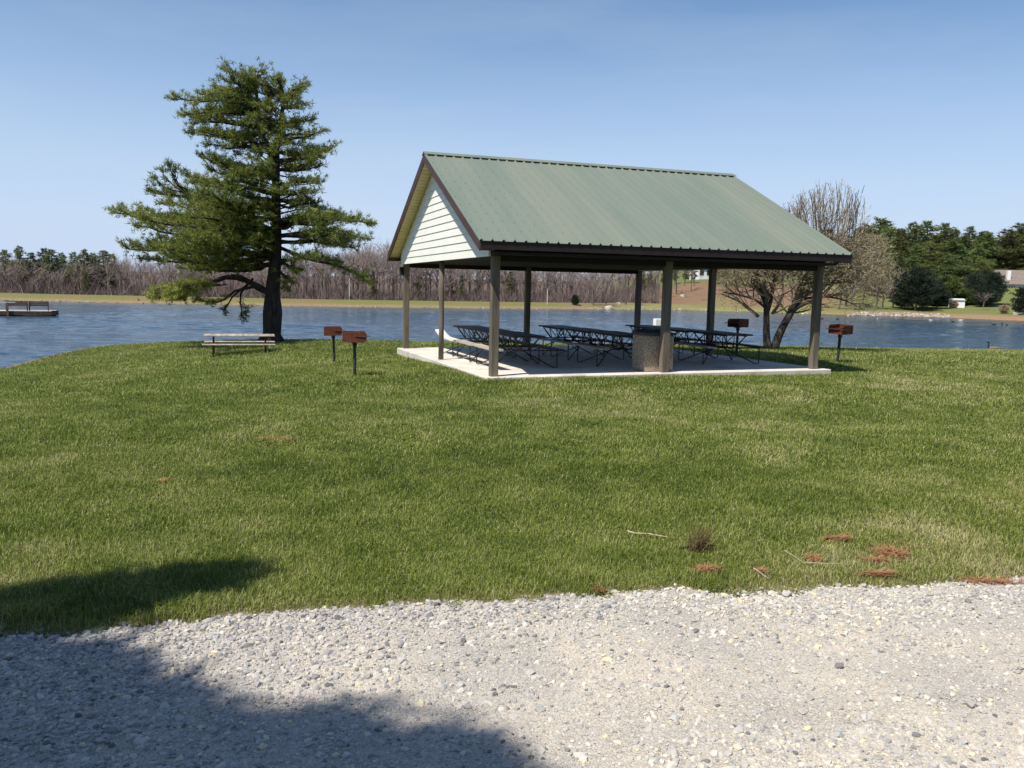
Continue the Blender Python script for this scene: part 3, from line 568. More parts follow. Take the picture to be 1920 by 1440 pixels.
# receptacle with lid
x_, y_, _ = pav_w(3.84, .44); tr = empty('trash_receptacle', (x_, y_, slab_z(3.84, .44)), YAW, label='square pebbled concrete trash receptacle behind the middle front post', cat='trash bin')
MB().box((0, 0, .40), (.70, .64, .80)).build('body', M['aggregate'], tr, bevel=.025)
q = MB(); q.box((0, 0, .83), (.74, .68, .06)); q.add([(-.33, -.3, .86), (.33, -.3, .86), (.33, .3, .86), (-.33, .3, .86), (-.2, -.18, .93), (.2, -.18, .93), (.2, .18, .93), (-.2, .18, .93)], [(0, 1, 5, 4), (1, 2, 6, 5), (2, 3, 7, 6), (3, 0, 4, 7), (4, 5, 6, 7)])
q.build('lid', M['aggl'], tr, bevel=.008)
bx = on_y(1237, 608, 31); bx[2] = hz(bx[0], bx[1]); zt_ = on_y(1237, 598, 31)[2] - bx[2]; wb = empty('white_box_on_post', bx, .3, label='small white box on a post behind the pavilion above the bin', cat='box')
MB().box((0, 0, zt_ - .12), (.44, .22, .25)).build('box', M['carton'], wb, bevel=.01); MB().box((0, 0, (zt_ - .2) / 2 - .1), (.08, .08, zt_)).build('post', M['post'], wb)

# ------------------------------------------------------------------ charcoal grills
def make_grill():
    g = empty('charcoal_grill', (0, 0, 0))
    q = MB()
    for s_ in (-1, 1):
        y = s_ * .19; out = [(-.24, 0), (.22, 0), (.24, .03), (.24, .185), (.19, .24), (-.24, .24)]
        q.prism([(p_, z + .80) for p_, z in out], 1, y - .003, y + .003)
    # prism along y gives (x, t, z)
    q.box((-.24, 0, .92), (.006, .374, .24)); q.box((0, 0, .803), (.475, .374, .006)); q.m = 1
    for s_ in (-1, 1):
        for z in (.85, .90, .95, 1.0):
            for x in (.13, .19): q.box((x, s_ * .1935, z), (.045, .004, .012), ry=.25)
    q.build('firebox', [M['rust'], M['rustd']], g)
    q = MB()
    for k in range(9): q.tube([(-.2, -.16 + .04 * k, .93), (.23, -.16 + .04 * k, .93)], .006, 5)
    q.tube([(-.2, -.19, .93), (-.2, .19, .93)], .008, 5); q.tube([(.23, -.20, .93), (.23, .20, .93)], .008, 5)
    q.build('cooking_grate', M['rustd'], g)
    for s_ in (-1, 1): MB().tube([(.05, s_ * .2, .935), (.24, s_ * .205, .93), (.33, s_ * .205, .925)], .010, 6).build('handle', M['rustd'], g)
    q = MB(); q.tube([(0, 0, -.15), (0, 0, .74)], .036, 12); q.tube([(0, 0, .70), (0, 0, .78)], .052, 12); q.box((0, 0, .79), (.16, .12, .018)); q.build('post', M['grpost'], g)
    return g
gp = make_grill()
gl = ['tilted rusty pedestal grill on the lawn, rear one of the left pair', 'upright rusty pedestal grill on the lawn, front one of the left pair', 'rusty pedestal grill standing behind the pavilion beside the bare tree', 'rusty pedestal grill on the lawn right of the pavilion']
for k, (p_, rz, ry, rx, sc) in enumerate(zip(GR, (.12, -.02, -2.45, -2.5), (-.035, 0, 0, .03), (.03, 0, 0, -.06), (.93, .90, 1.02, 1.06))):
    g = gp if k == 0 else copy_tree(gp); g.location = p_; g.rotation_euler = (rx, ry, rz); g.scale = (sc, sc, sc * (1, 1.0, .98, .92)[k]); tag(g, gl[k], 'grill', 'pedestal charcoal grills')

# ------------------------------------------------------------------ lawn table by the pine
pL, pR = at(403, 664), at(498, 662); ctr = (pL + pR) / 2; sc = 127 / F * ctr[1] / 2.36
lt = empty('lawn_picnic_table', ctr, .31, label='weathered picnic table with silvery planks on the grass under the pine', cat='picnic table'); print('lawn table scale', sc, ctr)
lt.scale = (sc, sc, 35 / F * ctr[1] / .72)
q = MB(); [q.box((0, y, .70 + .004 * k), (2.34, .13, .04), rz=.003 * k) for k, y in enumerate((-.3, -.15, 0, .15, .3))]; q.build('tabletop', M['plank'], lt, bevel=.005)
for s_ in (-1, 1): q = MB(); q.box((.02 * s_, s_ * .66, .40), (2.38, .14, .04)); q.box((-.01, s_ * .81, .402), (2.38, .14, .04)); q.build('seat', M['plank'], lt, bevel=.005)
for x in (-.86, .86):
    q = MB(); q.bar((x, -.86, .36), (x, .86, .36), .045, .045); q.bar((x, -.34, .67), (x, .34, .67), .045, .045)
    q.build('crossbar', M['rustd'], lt)
    for s_ in (-1, 1): MB().tube([(x, s_ * .62, -.12), (x, s_ * .62, .34), (x, s_ * .3, .37), (x, s_ * .3, .67)], .024, 8).build('leg', M['rustd'], lt)

# ------------------------------------------------------------------ dock with two benches
dk0 = on_z(105, 592.5, WZ); yD = dk0[1]; ppm = F / math.hypot(*dk0[:2]); print('dock', dk0, ppm)
DR = math.atan2(-dk0[0], yD) * .97; dk = empty('dock', (dk0[0], yD, WZ), DR, label='low wooden dock with a pale rail reaching in from the left', cat='dock')
MB().box((-9, 1.3, .22), (18, 2.6, .30)).build('deck_frame', M['deck'], dk)
q = MB(); [q.box((-9 + 0, .15 + .29 * k, .385), (18.02, .27, .03)) for k in range(9)]; q.build('deck_boards', M['decktop'], dk)
MB().box((-.05, .1, .26), (.5, .5, .36)).build('end_float', M['steel'], dk)
for x in (-98, -68, -130, -170): MB().box((x / ppm * 1.0, -.05, .45), (.13, .13, 1.25)).build('rail_post', M['brownwood'], dk)
MB().box((-170 / ppm + 2.85 - .0, -.05, 1.10), (2 * 2.85, .09, .07)).build('hand_rail', M['rail'], dk)
def dock_bench(x0, x1, face, label, material, z=.40):
    w = x1 - x0; xm, ym = (x0 + x1) / 2, (.5 if face > 0 else .9); bn = empty('dock_bench', (dk0[0] + xm * math.cos(DR) - ym * math.sin(DR), yD + xm * math.sin(DR) + ym * math.cos(DR), WZ + z), DR, label=label, cat='bench', group='benches on the dock')
    q = MB(); [q.box((0, face * .25, .48 + .125 * k), (w, .035, .11)) for k in range(3)]; q.build('backrest', material, bn)
    q = MB(); [q.box((0, face * (.19 - .12 * k), .40), (w, .11, .035)) for k in range(4)]; q.build('seat', material, bn)
    for s_ in (-1, 1):
        q = MB(); x = s_ * (w / 2 - .05); q.box((x, face * .25, .40), (.08, .08, .8)); q.box((x, -face * .2, .31), (.08, .08, .62)); q.box((x, 0, .62), (.1, .6, .05)); q.build('armrest_frame', material, bn)
    return bn
dock_bench(-71 / ppm, -40 / ppm, 1, 'red-brown wooden bench with open arms beside the dock rail', M['deckbench'])
dock_bench(-39 / ppm, -10 / ppm, -1, 'dark slatted bench at the open end of the dock', M['deck'])

# ------------------------------------------------------------------ vegetation tools
def prisms(segs, k=4, tint=None):
    """segments (x0 y0 z0 x1 y1 z1 r0 r1) -> tapered open prisms"""
    s_ = np.asarray(segs, float); A = s_[:, :3]; B = s_[:, 3:6]; d = B - A; d /= np.linalg.norm(d, axis=1)[:, None] + 1e-9
    ref = np.where(np.abs(d[:, 2:3]) > .9, np.array([[1., 0, 0]]), np.array([[0, 0, 1.]])); x = np.cross(d, ref); x /= np.linalg.norm(x, axis=1)[:, None]; y = np.cross(d, x)
    n = len(s_); V = np.zeros((n, 2 * k, 3))
    for i in range(k):
        c = x * math.cos(2 * math.pi * i / k) + y * math.sin(2 * math.pi * i / k); V[:, i] = A + c * s_[:, 6:7]; V[:, k + i] = B + c * s_[:, 7:8]
    o_ = (np.arange(n) * 2 * k)[:, None]; T = []
    for i in range(k): j = (i + 1) % k; T += [o_ + [i, j, k + j], o_ + [i, k + j, k + i]]
    return V.reshape(-1, 3), np.concatenate(T), None if tint is None else np.repeat(np.asarray(tint), 2 * k)
def needles(P, D, L, wd, n, tint, spread=.8):
    """every tuft: n thin triangles fanning out around D"""
    P = np.repeat(P, n, 0); D = np.repeat(D, n, 0); L = np.repeat(L, n) * rng.uniform(.7, 1.2, len(P)); tn = np.repeat(tint, n)
    d = D + spread * rng.standard_normal((len(P), 3)); d /= np.linalg.norm(d, axis=1)[:, None]
    q = rng.standard_normal((len(P), 3)); x = np.cross(d, q); x /= np.linalg.norm(x, axis=1)[:, None]; w = wd * rng.uniform(.6, 1.3, len(P))
    b = P + .03 * rng.standard_normal((len(P), 3)); V = np.stack([b - x * w[:, None] / 2, b + x * w[:, None] / 2, b + d * L[:, None]], 1)
    return V.reshape(-1, 3), np.arange(len(P) * 3).reshape(-1, 3), np.repeat(np.clip(tn + rng.normal(0, .06, len(P)), 0, 1), 3)
class Tree:
    def __init__(s): s.sg = []; s.tp = []; s.td = []; s.tl = []; s.tt = []
    def seg(s, a, b, r0, r1): s.sg.append((*a, *b, r0, r1))
    def limb(s, P, r0, r1):
        P = np.asarray(P); n = len(P) - 1
        for i in range(n): s.seg(P[i], P[i + 1], r0 + (r1 - r0) * i / n, r0 + (r1 - r0) * (i + 1) / n)
    def tuft(s, p, d, l, t): s.tp.append(p); s.td.append(d); s.tl.append(l); s.tt.append(t)
def curve(pts, n):
    """smooth polyline through a few points"""
    pts = np.asarray(pts, float); t = np.linspace(0, len(pts) - 1, n); out = []
    for q in t:
        i = min(int(q), len(pts) - 2); f = q - i; p0 = pts[max(i - 1, 0)]; p1 = pts[i]; p2 = pts[i + 1]; p3 = pts[min(i + 2, len(pts) - 1)]
        out.append(.5 * ((2 * p1) + (-p0 + p2) * f + (2 * p0 - 5 * p1 + 4 * p2 - p3) * f * f + (-p0 + 3 * p1 - 3 * p2 + p3) * f ** 3))
    return np.array(out)
def plume(tr, pts, r0, f0=.25, sprig=.26, step=.16, tl=.17, base=.5, thick=.12, dens=1.0, up=.12):
    """a pine limb: curved wood, flat sprays of side shoots, needle tufts toward the ends"""
    pts = np.asarray(pts, float); L = np.linalg.norm(np.diff(pts, axis=0), axis=1).sum(); n = max(6, int(L / .35)); c = curve(pts, n)
    c[1:-1] += rng.normal(0, .03, (len(c) - 2, 3)); tr.limb(c, r0, max(.012, r0 * .15))
    hv = rng.uniform(-.12, .12)
    k = int(L * (1 - f0) / step * dens)
    for i in range(k):
        f = f0 + (1 - f0) * (i + rng.random()) / k; q = f * (n - 1); a = min(int(q), n - 2); p = c[a] + (c[a + 1] - c[a]) * (q - a); t = c[a + 1] - c[a]; t /= np.linalg.norm(t)
        s_ = 1 if rng.random() < .5 else -1; side = np.cross(t, [0, 0, 1]); side /= np.linalg.norm(side) + 1e-6
        d = t * rng.uniform(.45, 1.) + side * s_ * rng.uniform(.5, 1.) + np.array([0, 0, rng.uniform(-.12, .32) + up]); d /= np.linalg.norm(d)
        ln = sprig * L * (.35 + .8 * math.sin(math.pi * min(1, (f - f0) / (1 - f0) * .85 + .12))) * rng.uniform(.6, 1.15); ln = max(ln, .3)
        e_ = p + d * ln; tr.seg(p, e_, .014, .006); m = max(2, int(ln / .13))
        for j in range(m):
            g = .25 + .75 * (j + .5) / m; w = p + d * ln * g + rng.normal(0, .05, 3) + side * s_ * 0
            dd = d + np.array([0, 0, .45]) + rng.normal(0, .25, 3)
            tr.tuft(w, dd, tl, base + hv + .14 * g + rng.normal(0, .05))
            if rng.random() < .7:
                o_ = rng.normal(0, 1, 3) * np.array([.16, .16, thick]); tr.tuft(w + o_, dd, tl, base + hv + rng.normal(0, .06))
    for j in range(4): tr.tuft(c[-1] - (c[-1] - c[-2]) * j * .2, c[-1] - c[-2] + np.array([0, 0, .1]), tl * 1.1, base + .1)
def grow_pine(tr, parent, barkm, leafm, n=9, wd=.02, spread=.75, kseg=5, trunk=None, names=('trunk', 'crown')):
    """trunk segments are in `trunk`, branch wood joins the trunk mesh"""
    V, T, _ = prisms((trunk.sg if trunk else []) + tr.sg, kseg); npmesh(names[0], V, T, barkm, parent, smooth=True)
    V, T, c = needles(np.array(tr.tp), np.array(tr.td) / (np.linalg.norm(np.array(tr.td), axis=1)[:, None]), np.array(tr.tl), wd, n, np.array(tr.tt), spread); return npmesh(names[1], V, T, leafm, parent, tint=c)

# ------------------------------------------------------------------ the big white pine
bp_ = at(508, 642); YT = bp_[1]; mpp = YT / F / 1.0; print('pine at', bp_)
def pp(u, v, dy=0): return on_y(u, v, YT + dy) - bp_
root = empty('white_pine', bp_, label='large dark-trunked pine with layered green branches beside the lake', cat='pine tree')
Zm = lambda X, Y: (180 + X / 2.482, 100 + Y / 2.482)         # coordinates read from an enlarged crop
def tz(X, Y, dy=0): return pp(*Zm(X, Y), dy)
q = MB()
tp_ = [tz(818, 1362), tz(819, 1300), tz(822, 1200), tz(822, 1110), tz(832, 1000), tz(840, 880), tz(838, 700), tz(838, 560), tz(838, 440)]
q.tube(curve(tp_, 26), list(np.interp(np.linspace(0, 1, 26), [0, .05, .12, .25, .35, .6, 1], [.50, .40, .36, .39, .30, .21, .13])), 18)
q.tube(curve([tz(838, 560), tz(800, 430, -.1), tz(765, 370, -.1), tz(752, 250, 0), tz(745, 150), tz(738, 115)], 18), list(np.linspace(.14, .03, 18)), 8)
q.tube(curve([tz(838, 440), tz(858, 330, .2), tz(872, 210, .2), tz(858, 130, .1)], 14), list(np.linspace(.13, .03, 14)), 8)
for a in range(7):
    an = a * .9 + .2; r1 = .6; q.tube([(0, 0, .3), (.34 * math.cos(an), .34 * math.sin(an), .1), (r1 * math.cos(an), r1 * math.sin(an), -.12)], [.3, .2, .06], 7)
q.build('trunk', M['bark'], root, smooth=True)
tr = Tree()
# start, via, tip in crop coordinates; depth of the tip (towards the camera < 0); root radius
BR = [((745, 140), (650, 110), (590, 85)), ((745, 130), (715, 85), (690, 45)), ((740, 110), (765, 70), (785, 45)), ((858, 150), (860, 100), (850, 68)), ((750, 160), (660, 150), (545, 120)),
      ((750, 220), (600, 190), (478, 190)), ((752, 260), (560, 215), (345, 212)), ((755, 290), (570, 270), (390, 285)), ((765, 350), (600, 310), (440, 330)), ((768, 370), (600, 400), (418, 368)), ((790, 410), (640, 440), (505, 425)),
      ((835, 520), (640, 545), (470, 478)), ((838, 560), (650, 570), (520, 540)),
      ((865, 230), (920, 170), (982, 135)), ((865, 260), (930, 235), (980, 238)), ((858, 330), (940, 320), (1012, 308)), ((850, 400), (960, 390), (1075, 352)), ((840, 460), (980, 470), (1115, 435)), ((838, 500), (980, 480), (1090, 452)),
      ((838, 540), (960, 545), (1055, 522)), ((838, 610), (950, 600), (1045, 595)), ((838, 690), (940, 700), (1040, 692)), ((838, 640), (900, 650), (1000, 640)),
      ((836, 700), (560, 700), (270, 645)), ((836, 690), (600, 640), (405, 560)), ((836, 720), (560, 740), (285, 700)), ((836, 660), (620, 610), (430, 600)), ((836, 760), (560, 790), (300, 760)),
      ((836, 830), (480, 800), (48, 738)), ((836, 850), (500, 860), (160, 800)), ((838, 890), (520, 880), (235, 880)), ((832, 930), (480, 930), (118, 905)), ((832, 950), (500, 980), (215, 960)), ((832, 980), (600, 1010), (370, 1000)),
      ((838, 820), (1080, 760), (1300, 792)), ((838, 850), (1080, 830), (1275, 862)), ((838, 880), (1050, 880), (1215, 905)), ((838, 800), (980, 760), (1130, 745)), ((838, 780), (960, 800), (1080, 800)),
      ((838, 960), (900, 990), (960, 1010)), ((836, 1000), (900, 1060), (905, 1110)), ((836, 930), (750, 960), (640, 1010))]
for i, (s_, v_, t_) in enumerate(BR):
    if s_[1] < 200: v_ = (v_[0], v_[1] + 30); t_ = (t_[0], t_[1] + 38); s_ = (s_[0], s_[1] + 15)
    L = abs(t_[0] - s_[0]) / 2.482 * mpp; top = s_[1] < 600
    for rep in range(3 if i % 2 else 2):
        dy = (rng.uniform(-.25, .25), rng.uniform(-1., -.45), rng.uniform(.45, 1.))[rep] * max(L, 1.2) * .8; sh = 1 if rep == 0 else rng.uniform(.55, .9)
        sh *= .965; j = lambda p, a_=0: (s_[0] + (p[0] - s_[0]) * sh + rng.normal(0, a_), s_[1] + (p[1] - s_[1]) * sh + rng.normal(0, a_))
        jj = 0 if rep == 0 else 12; vv, tt_ = j(v_, jj), j(t_, jj)
        plume(tr, [tz(*s_), tz(*vv, dy * .4), tz(*tt_, dy)], .05 + .012 * L, f0=.06 if s_[1] < 400 else (.14 if top else (.30 if rep else .22)), sprig=.17, base=rng.uniform(.36, .62) if s_[1] < 980 else .6, dens=1.25 if top else 1.1)
for Y in range(175, 430, 22):
    for _ in range(2):
        p = tz(rng.uniform(790, 850), Y + rng.uniform(-8, 8), rng.uniform(-.9, .9)); e_ = p + np.array([rng.normal(0, .5), rng.normal(-.3, .5), .35]); plume(tr, [p, (p + e_) / 2, e_], .02, f0=.05, sprig=.4, base=.45)
for Y in range(560, 960, 22):
    p = tz(rng.uniform(800, 850), Y, -.3); e_ = p + np.array([rng.normal(-.3, .6), -rng.uniform(.7, 1.5), rng.uniform(.05, .4)]); plume(tr, [p, (p + e_) / 2, e_], .03, f0=.15, sprig=.35, base=.45)
for k in range(9):
    plume(tr, [tz(560 + rng.normal(0, 20), 1075, -1.), tz(430, 1090 + rng.normal(0, 10), -1 + rng.normal(0, .8)), tz(rng.uniform(258, 400), rng.uniform(1085, 1150), -1 + rng.normal(0, .8))], .03, f0=.15, sprig=.15, base=.75, up=0)
# low plumes, a drooping end, the pale limb on the right, the upright spray on the left
for dy, t_ in ((-.5, (262, 1140)), (-1.6, (330, 1125)), (.6, (400, 1100))):
    plume(tr, [tz(795, 1110), tz(640, 1040, dy * .3), tz(470, 1085, dy * .7), tz(*t_, dy)], .13, f0=.5, sprig=.16, base=.72, up=.0)
plume(tr, [tz(760, 1080), tz(650, 1110, -.8), tz(560, 1160, -1.2), tz(470, 1150, -1.3)], .07, f0=.35, sprig=.18, base=.6)
plume(tr, [tz(730, 1050), tz(680, 1110, .3), tz(675, 1170, .4), tz(680, 1225, .4)], .06, f0=.45, sprig=.2, base=.15, up=-.3)
plume(tr, [tz(700, 1080), tz(640, 1130, .3), tz(610, 1170, .4), tz(600, 1190, .4)], .05, f0=.5, sprig=.2, base=.2, up=-.3)
for dy in (-.9, .2): plume(tr, [tz(845, 900), tz(1000, 960, dy * .5), tz(1150, 995, dy), tz(1265, 1065, dy * 1.2)], .08, f0=.45, sprig=.13, base=.6, up=-.05)
for X, Y in ((335, 510), (305, 545), (270, 580), (370, 530), (245, 635)): plume(tr, [tz(430, 660, -.3), tz((430 + X) / 2 - 20, (640 + Y) / 2 + 15, -.4), tz(X, Y, -.5)], .035, f0=.35, sprig=.10, base=.35, dens=.9)
# inner limbs all round the trunk
for Y in range(180, 1010, 22):
    for _ in range(2):
        a = rng.uniform(0, 6.28); wdt = np.interp(Y, [100, 400, 650, 900, 1010], [.9, 1.9, 2.5, 3.6, 2.4]) * rng.uniform(.6, 1.05)
        X = np.interp(Y, [100, 250, 370, 450, 1000], [743, 752, 775, 838, 838]) if _ or Y > 400 else 860; p = tz(X, Y); e_ = p + np.array([math.cos(a) * wdt, math.sin(a) * wdt, rng.uniform(.05, .35)])
        plume(tr, [p, (p + e_) / 2 + [0, 0, .1], e_], .035, f0=.12 if Y < 420 else .3, sprig=.22, base=.42, dens=.8)
V, T, _ = prisms(tr.sg, 5); npmesh('branches', V, T, M['bark'], root, smooth=True)
td = np.array(tr.td); td /= np.linalg.norm(td, axis=1)[:, None]
V, T, c = needles(np.array(tr.tp), td, np.array(tr.tl) * 1.1, .030, 10, np.array(tr.tt), .8); npmesh('crown', V, T, M['needle'], root, tint=c); print('pine tufts', len(tr.tp))

# ------------------------------------------------------------------ shade tree behind the camera (its shadow lies across the gravel and the lawn edge)
sh_root = empty('shading_pine', (-8.2, -5.6, -.05), label='tall pine standing behind the photographer at the road side', cat='pine tree')
tr = Tree(); k_ = .5887 * SH
def shade(poly, n, z0, z1, size=.2):
    poly = np.array([on_z(u_, v_, -.05)[:2] for u_, v_ in poly]); lo, hi = poly.min(0), poly.max(0); P = rng.uniform(lo, hi, (n * 4, 2)); P = P[inside(P, [tuple(q) for q in poly])][:n]
    cl = [];
    for p in P:
        p = p + rng.normal(0, .10, 2); z = rng.uniform(z0, z1); w = np.array([p[0] - k_[0] * z, p[1] - k_[1] * z, z]) - np.array([-8.2, -5.6, -.05]); cl.append(w); tr.tuft(w, rng.normal(0, 1, 3) + [.5, .5, .3], size, .45)
    return np.array(cl)
blobs = [([(-500, 1240), (0, 1228), (120, 1228), (230, 1272), (330, 1330), (420, 1385), (540, 1425), (620, 1490), (850, 1800), (-500, 1800)], 3000, 8.2, 9.6),
         ([(-300, 1170), (0, 1132), (180, 1112), (310, 1086), (430, 1078), (455, 1088), (330, 1120), (200, 1155), (60, 1182), (-300, 1250)], 900, 6.0, 6.7),
         ([(600, 1450), (660, 1410), (730, 1385), (820, 1390), (890, 1425), (920, 1470), (950, 1800), (700, 1800)], 620, 9.4, 10.2),
         ([(500, 1360), (560, 1330), (640, 1325), (640, 1400), (560, 1420)], 40, 9.5, 10.2)]
tk = Tree(); tpts = [(0, 0, 0), (.1, .05, 3), (.05, .1, 6), (.15, .1, 9), (.2, .2, 12), (.3, .2, 14.5)]; tk.limb(curve(tpts, 14), .36, .06)
for poly, n, z0, z1 in blobs:
    cl = shade(poly, n, z0, z1, .24); ctr = cl.mean(0)
    for q in cl[:: max(1, len(cl) // 26)]:
        st = np.array([.15, .12, ctr[2] - 1.4]); tk.limb(curve([st, st + (ctr - st) * .5 + [0, 0, .3], q - [0, 0, .05]], 6), .06, .012)
for h in np.arange(10.5, 14.4, .28):
    for _ in range(3):
        a = rng.uniform(2.4, 5.4); w = (14.9 - h) * .6; plume(tr, [(.25, .15, h), (.25 + math.cos(a) * w * .5, .15 + math.sin(a) * w * .5, h + .1), (.25 + math.cos(a) * w, .15 + math.sin(a) * w, h + .2)], .04, sprig=.25, tl=.22)
for h in np.arange(4, 10, .5):
    for _ in range(3):
        a = rng.uniform(2.6, 5.0); w = 2.8; plume(tr, [(.1, .1, h), (.1 + math.cos(a) * w * .5, .1 + math.sin(a) * w * .5, h + .1), (.1 + math.cos(a) * w, .1 + math.sin(a) * w, h + .2)], .05, sprig=.25, tl=.22)
grow_pine(tr, sh_root, M['bark'], M['needle'], n=8, wd=.045, spread=1.2, trunk=tk)

# ------------------------------------------------------------------ bare trees
def grow_bare(segs, p, d, L, r, depth, maxd, spread=.5, up=.12, split=(2, 3), shrink=.74, minr=.008, tint0=.25, gn=3, grav=0):
    n = gn; q = np.array(p, float); d = np.array(d, float); rr = r
    for i in range(n):
        d = d + rng.normal(0, .11 + .02 * depth, 3) + np.array([0, 0, up * .3 - grav * .3 * (depth / maxd)]); d /= np.linalg.norm(d); e_ = q + d * L / n; r2 = max(minr, rr * (.9 if depth < maxd else .8))
        segs.append((*q, *e_, rr, r2, min(1, tint0 + .55 * depth / maxd + rng.normal(0, .07)))); q = e_; rr = r2
        if depth >= 1 and depth < maxd and i < n - 1:
            s_ = rng.standard_normal(3); s_ -= d * s_.dot(d); s_ /= np.linalg.norm(s_); grow_bare(segs, q, d * .6 + s_ * .75, L * .55, rr * .5, depth + 1, maxd, spread, up, split, shrink, minr, tint0, gn, grav)
    if depth < maxd:
        m = rng.integers(split[0], split[1] + 1); ph = rng.uniform(0, 6.28)
        for i in range(m):
            x = np.cross(d, [.3, .2, 1]); x /= np.linalg.norm(x); y = np.cross(d, x); a = ph + 6.283 * i / m + rng.normal(0, .3)
            nd = d + (x * math.cos(a) + y * math.sin(a)) * spread * rng.uniform(.6, 1.3); nd /= np.linalg.norm(nd)
            grow_bare(segs, q, nd, L * shrink * rng.uniform(.8, 1.15), rr * (.72 if m < 3 else .62), depth + 1, maxd, spread, up, split, shrink, minr, tint0, gn, grav)
# the bare tree on the near shore: several trunks from one foot, dense olive twigs
bt = at(1447, 656); YB = bt[1]; print('bare tree', bt)
sr_ = empty('bare_shore_tree', bt, label='leafless many-stemmed tree with dense tan budding twigs right of the pavilion', cat='bare tree')
def sp(u, v, dy=0): return on_y(u, v, YB + dy) - bt
q = MB()
st = [([(1440, 658), (1437, 630), (1437, 600), (1436, 570), (1425, 545), (1405, 515)], .30, .12, 0), ([(1450, 658), (1462, 625), (1478, 595), (1500, 562), (1525, 540), (1560, 505)], .33, .13, 0),
      ([(1437, 590), (1446, 560), (1452, 520), (1450, 470)], .17, .07, .4), ([(1480, 592), (1496, 545), (1512, 500), (1530, 450)], .17, .06, -.5), ([(1436, 578), (1415, 562), (1385, 553), (1355, 548)], .10, .04, -.6),
      ([(1500, 562), (1540, 556), (1580, 562), (1615, 578)], .10, .03, -.4), ([(1436, 570), (1420, 540), (1400, 520), (1370, 505)], .12, .05, .8), ([(1500, 562), (1505, 520), (1490, 470), (1485, 430)], .12, .05, .9), ([(1525, 540), (1570, 530), (1610, 530)], .10, .04, .9)]
seeds = []
for pts, ra, rb, dy in st:
    c = curve([sp(u_, v_, dy * k / (len(pts) - 1)) for k, (u_, v_) in enumerate(pts)], 12); q.tube(c, list(np.linspace(ra, rb, 12) * .47), 10)
    for k in range(4, 12): seeds.append((c[k], c[k] - c[k - 1], ra + (rb - ra) * k / 11))
q.build('trunk', M['bark2'], sr_, smooth=True)
segs = []
cc = sp(1500, 490); 
for p, d, r in seeds:
    for _ in range(2):
        a = rng.uniform(0, 6.28); out = p - np.array([sp(1470, 600)[0], 0, sp(1470, 600)[2]]); out /= np.linalg.norm(out) + 1e-6
        nd = d / np.linalg.norm(d) * .5 + out * .5 + np.array([math.cos(a), math.sin(a), 0]) * .65 + np.array([0, 0, .25]); nd /= np.linalg.norm(nd)
        grow_bare(segs, p, nd, rng.uniform(.85, 1.25), r * .42, 1, 4, spread=.6, up=.10, shrink=.78, minr=.009, tint0=.12, gn=3, grav=.15)
n_grown = len(segs)
for _ in range(110):      # upright water shoots at the top
    u0 = rng.uniform(1490, 1600); p = sp(u0 + rng.normal(0, 6), rng.uniform(425, 500), rng.uniform(-1.5, 1.5)); e_ = sp(u0 + (u0 - 1545) * .45, rng.uniform(343, 400), rng.uniform(-1.8, 1.8))
    c = curve([p, (p + e_) / 2 + rng.normal(0, .08, 3), e_], 8)
    for a, b in zip(c[:-1], c[1:]): segs.append((*a, *b, .022, .012, .45))
    for k in range(2, 8):
        d = (c[7] - c[0]); d /= np.linalg.norm(d); s_ = d + rng.normal(0, .22, 3); segs.append((*c[k], *(c[k] + s_ * rng.uniform(.3, .7)), .011, .006, .5))
sg = np.array(segs); EL = sg[:, 3:6]
um = lambda P: 960 + F * (P[:, 0] + bt[0]) / (P[:, 1] + bt[1])
vm = lambda P: 720 - F * ((P[:, 2] + bt[2] - CAM_H) * fwd[2] * 0 + (P[:, 2] + bt[2] - CAM_H) / (P[:, 1] + bt[1])) - F * math.tan(PITCH) + (um(P) - 960) * ROLL
outl = [(1338, 560), (1338, 520), (1350, 480), (1385, 440), (1430, 410), (1465, 380), (1500, 352), (1545, 344), (1590, 362), (1625, 400), (1645, 440), (1666, 490), (1662, 540), (1640, 575), (1600, 592), (1560, 575), (1520, 592), (1480, 605), (1445, 590), (1400, 590), (1370, 590)]
kp = inside(np.column_stack([um(EL), vm(EL)]) + rng.normal(0, 6, (len(sg), 2)), outl) & (rng.random(len(sg)) < np.where(sg[:, 6] < .012, np.where((vm(EL) < 440) & (np.arange(len(sg)) < n_grown), .12, np.where(vm(EL) > 540, .35, .62)), 1)); print('v range', vm(EL).min(), vm(EL).max()); sg = sg[kp]
bulk = rng.random(len(sg)) < np.where(vm(sg[:, 3:6]) < 450, .12, .25); tips = sg[(sg[:, 6] < .02) & bulk]
sg[:, 6:8] *= np.where(sg[:, 6:7] < .03, .62, .8); V, T, c = prisms(sg[:, :8], 3, sg[:, 8]); npmesh('branches', V, T, M['twig'], sr_, tint=c)
P = tips[:, 3:6]; D = tips[:, 3:6] - tips[:, :3]; D /= np.linalg.norm(D, axis=1)[:, None] + 1e-9
V, T, c = needles(P, D, np.full(len(P), .075), .022, 3, np.full(len(P), .5), .8); npmesh('buds', V, T, leafmat('olive_buds', [(0, (.22, .19, .08)), (1, (.36, .31, .15))], .2, .7), sr_, tint=c); print('shore tree segs', len(sg))

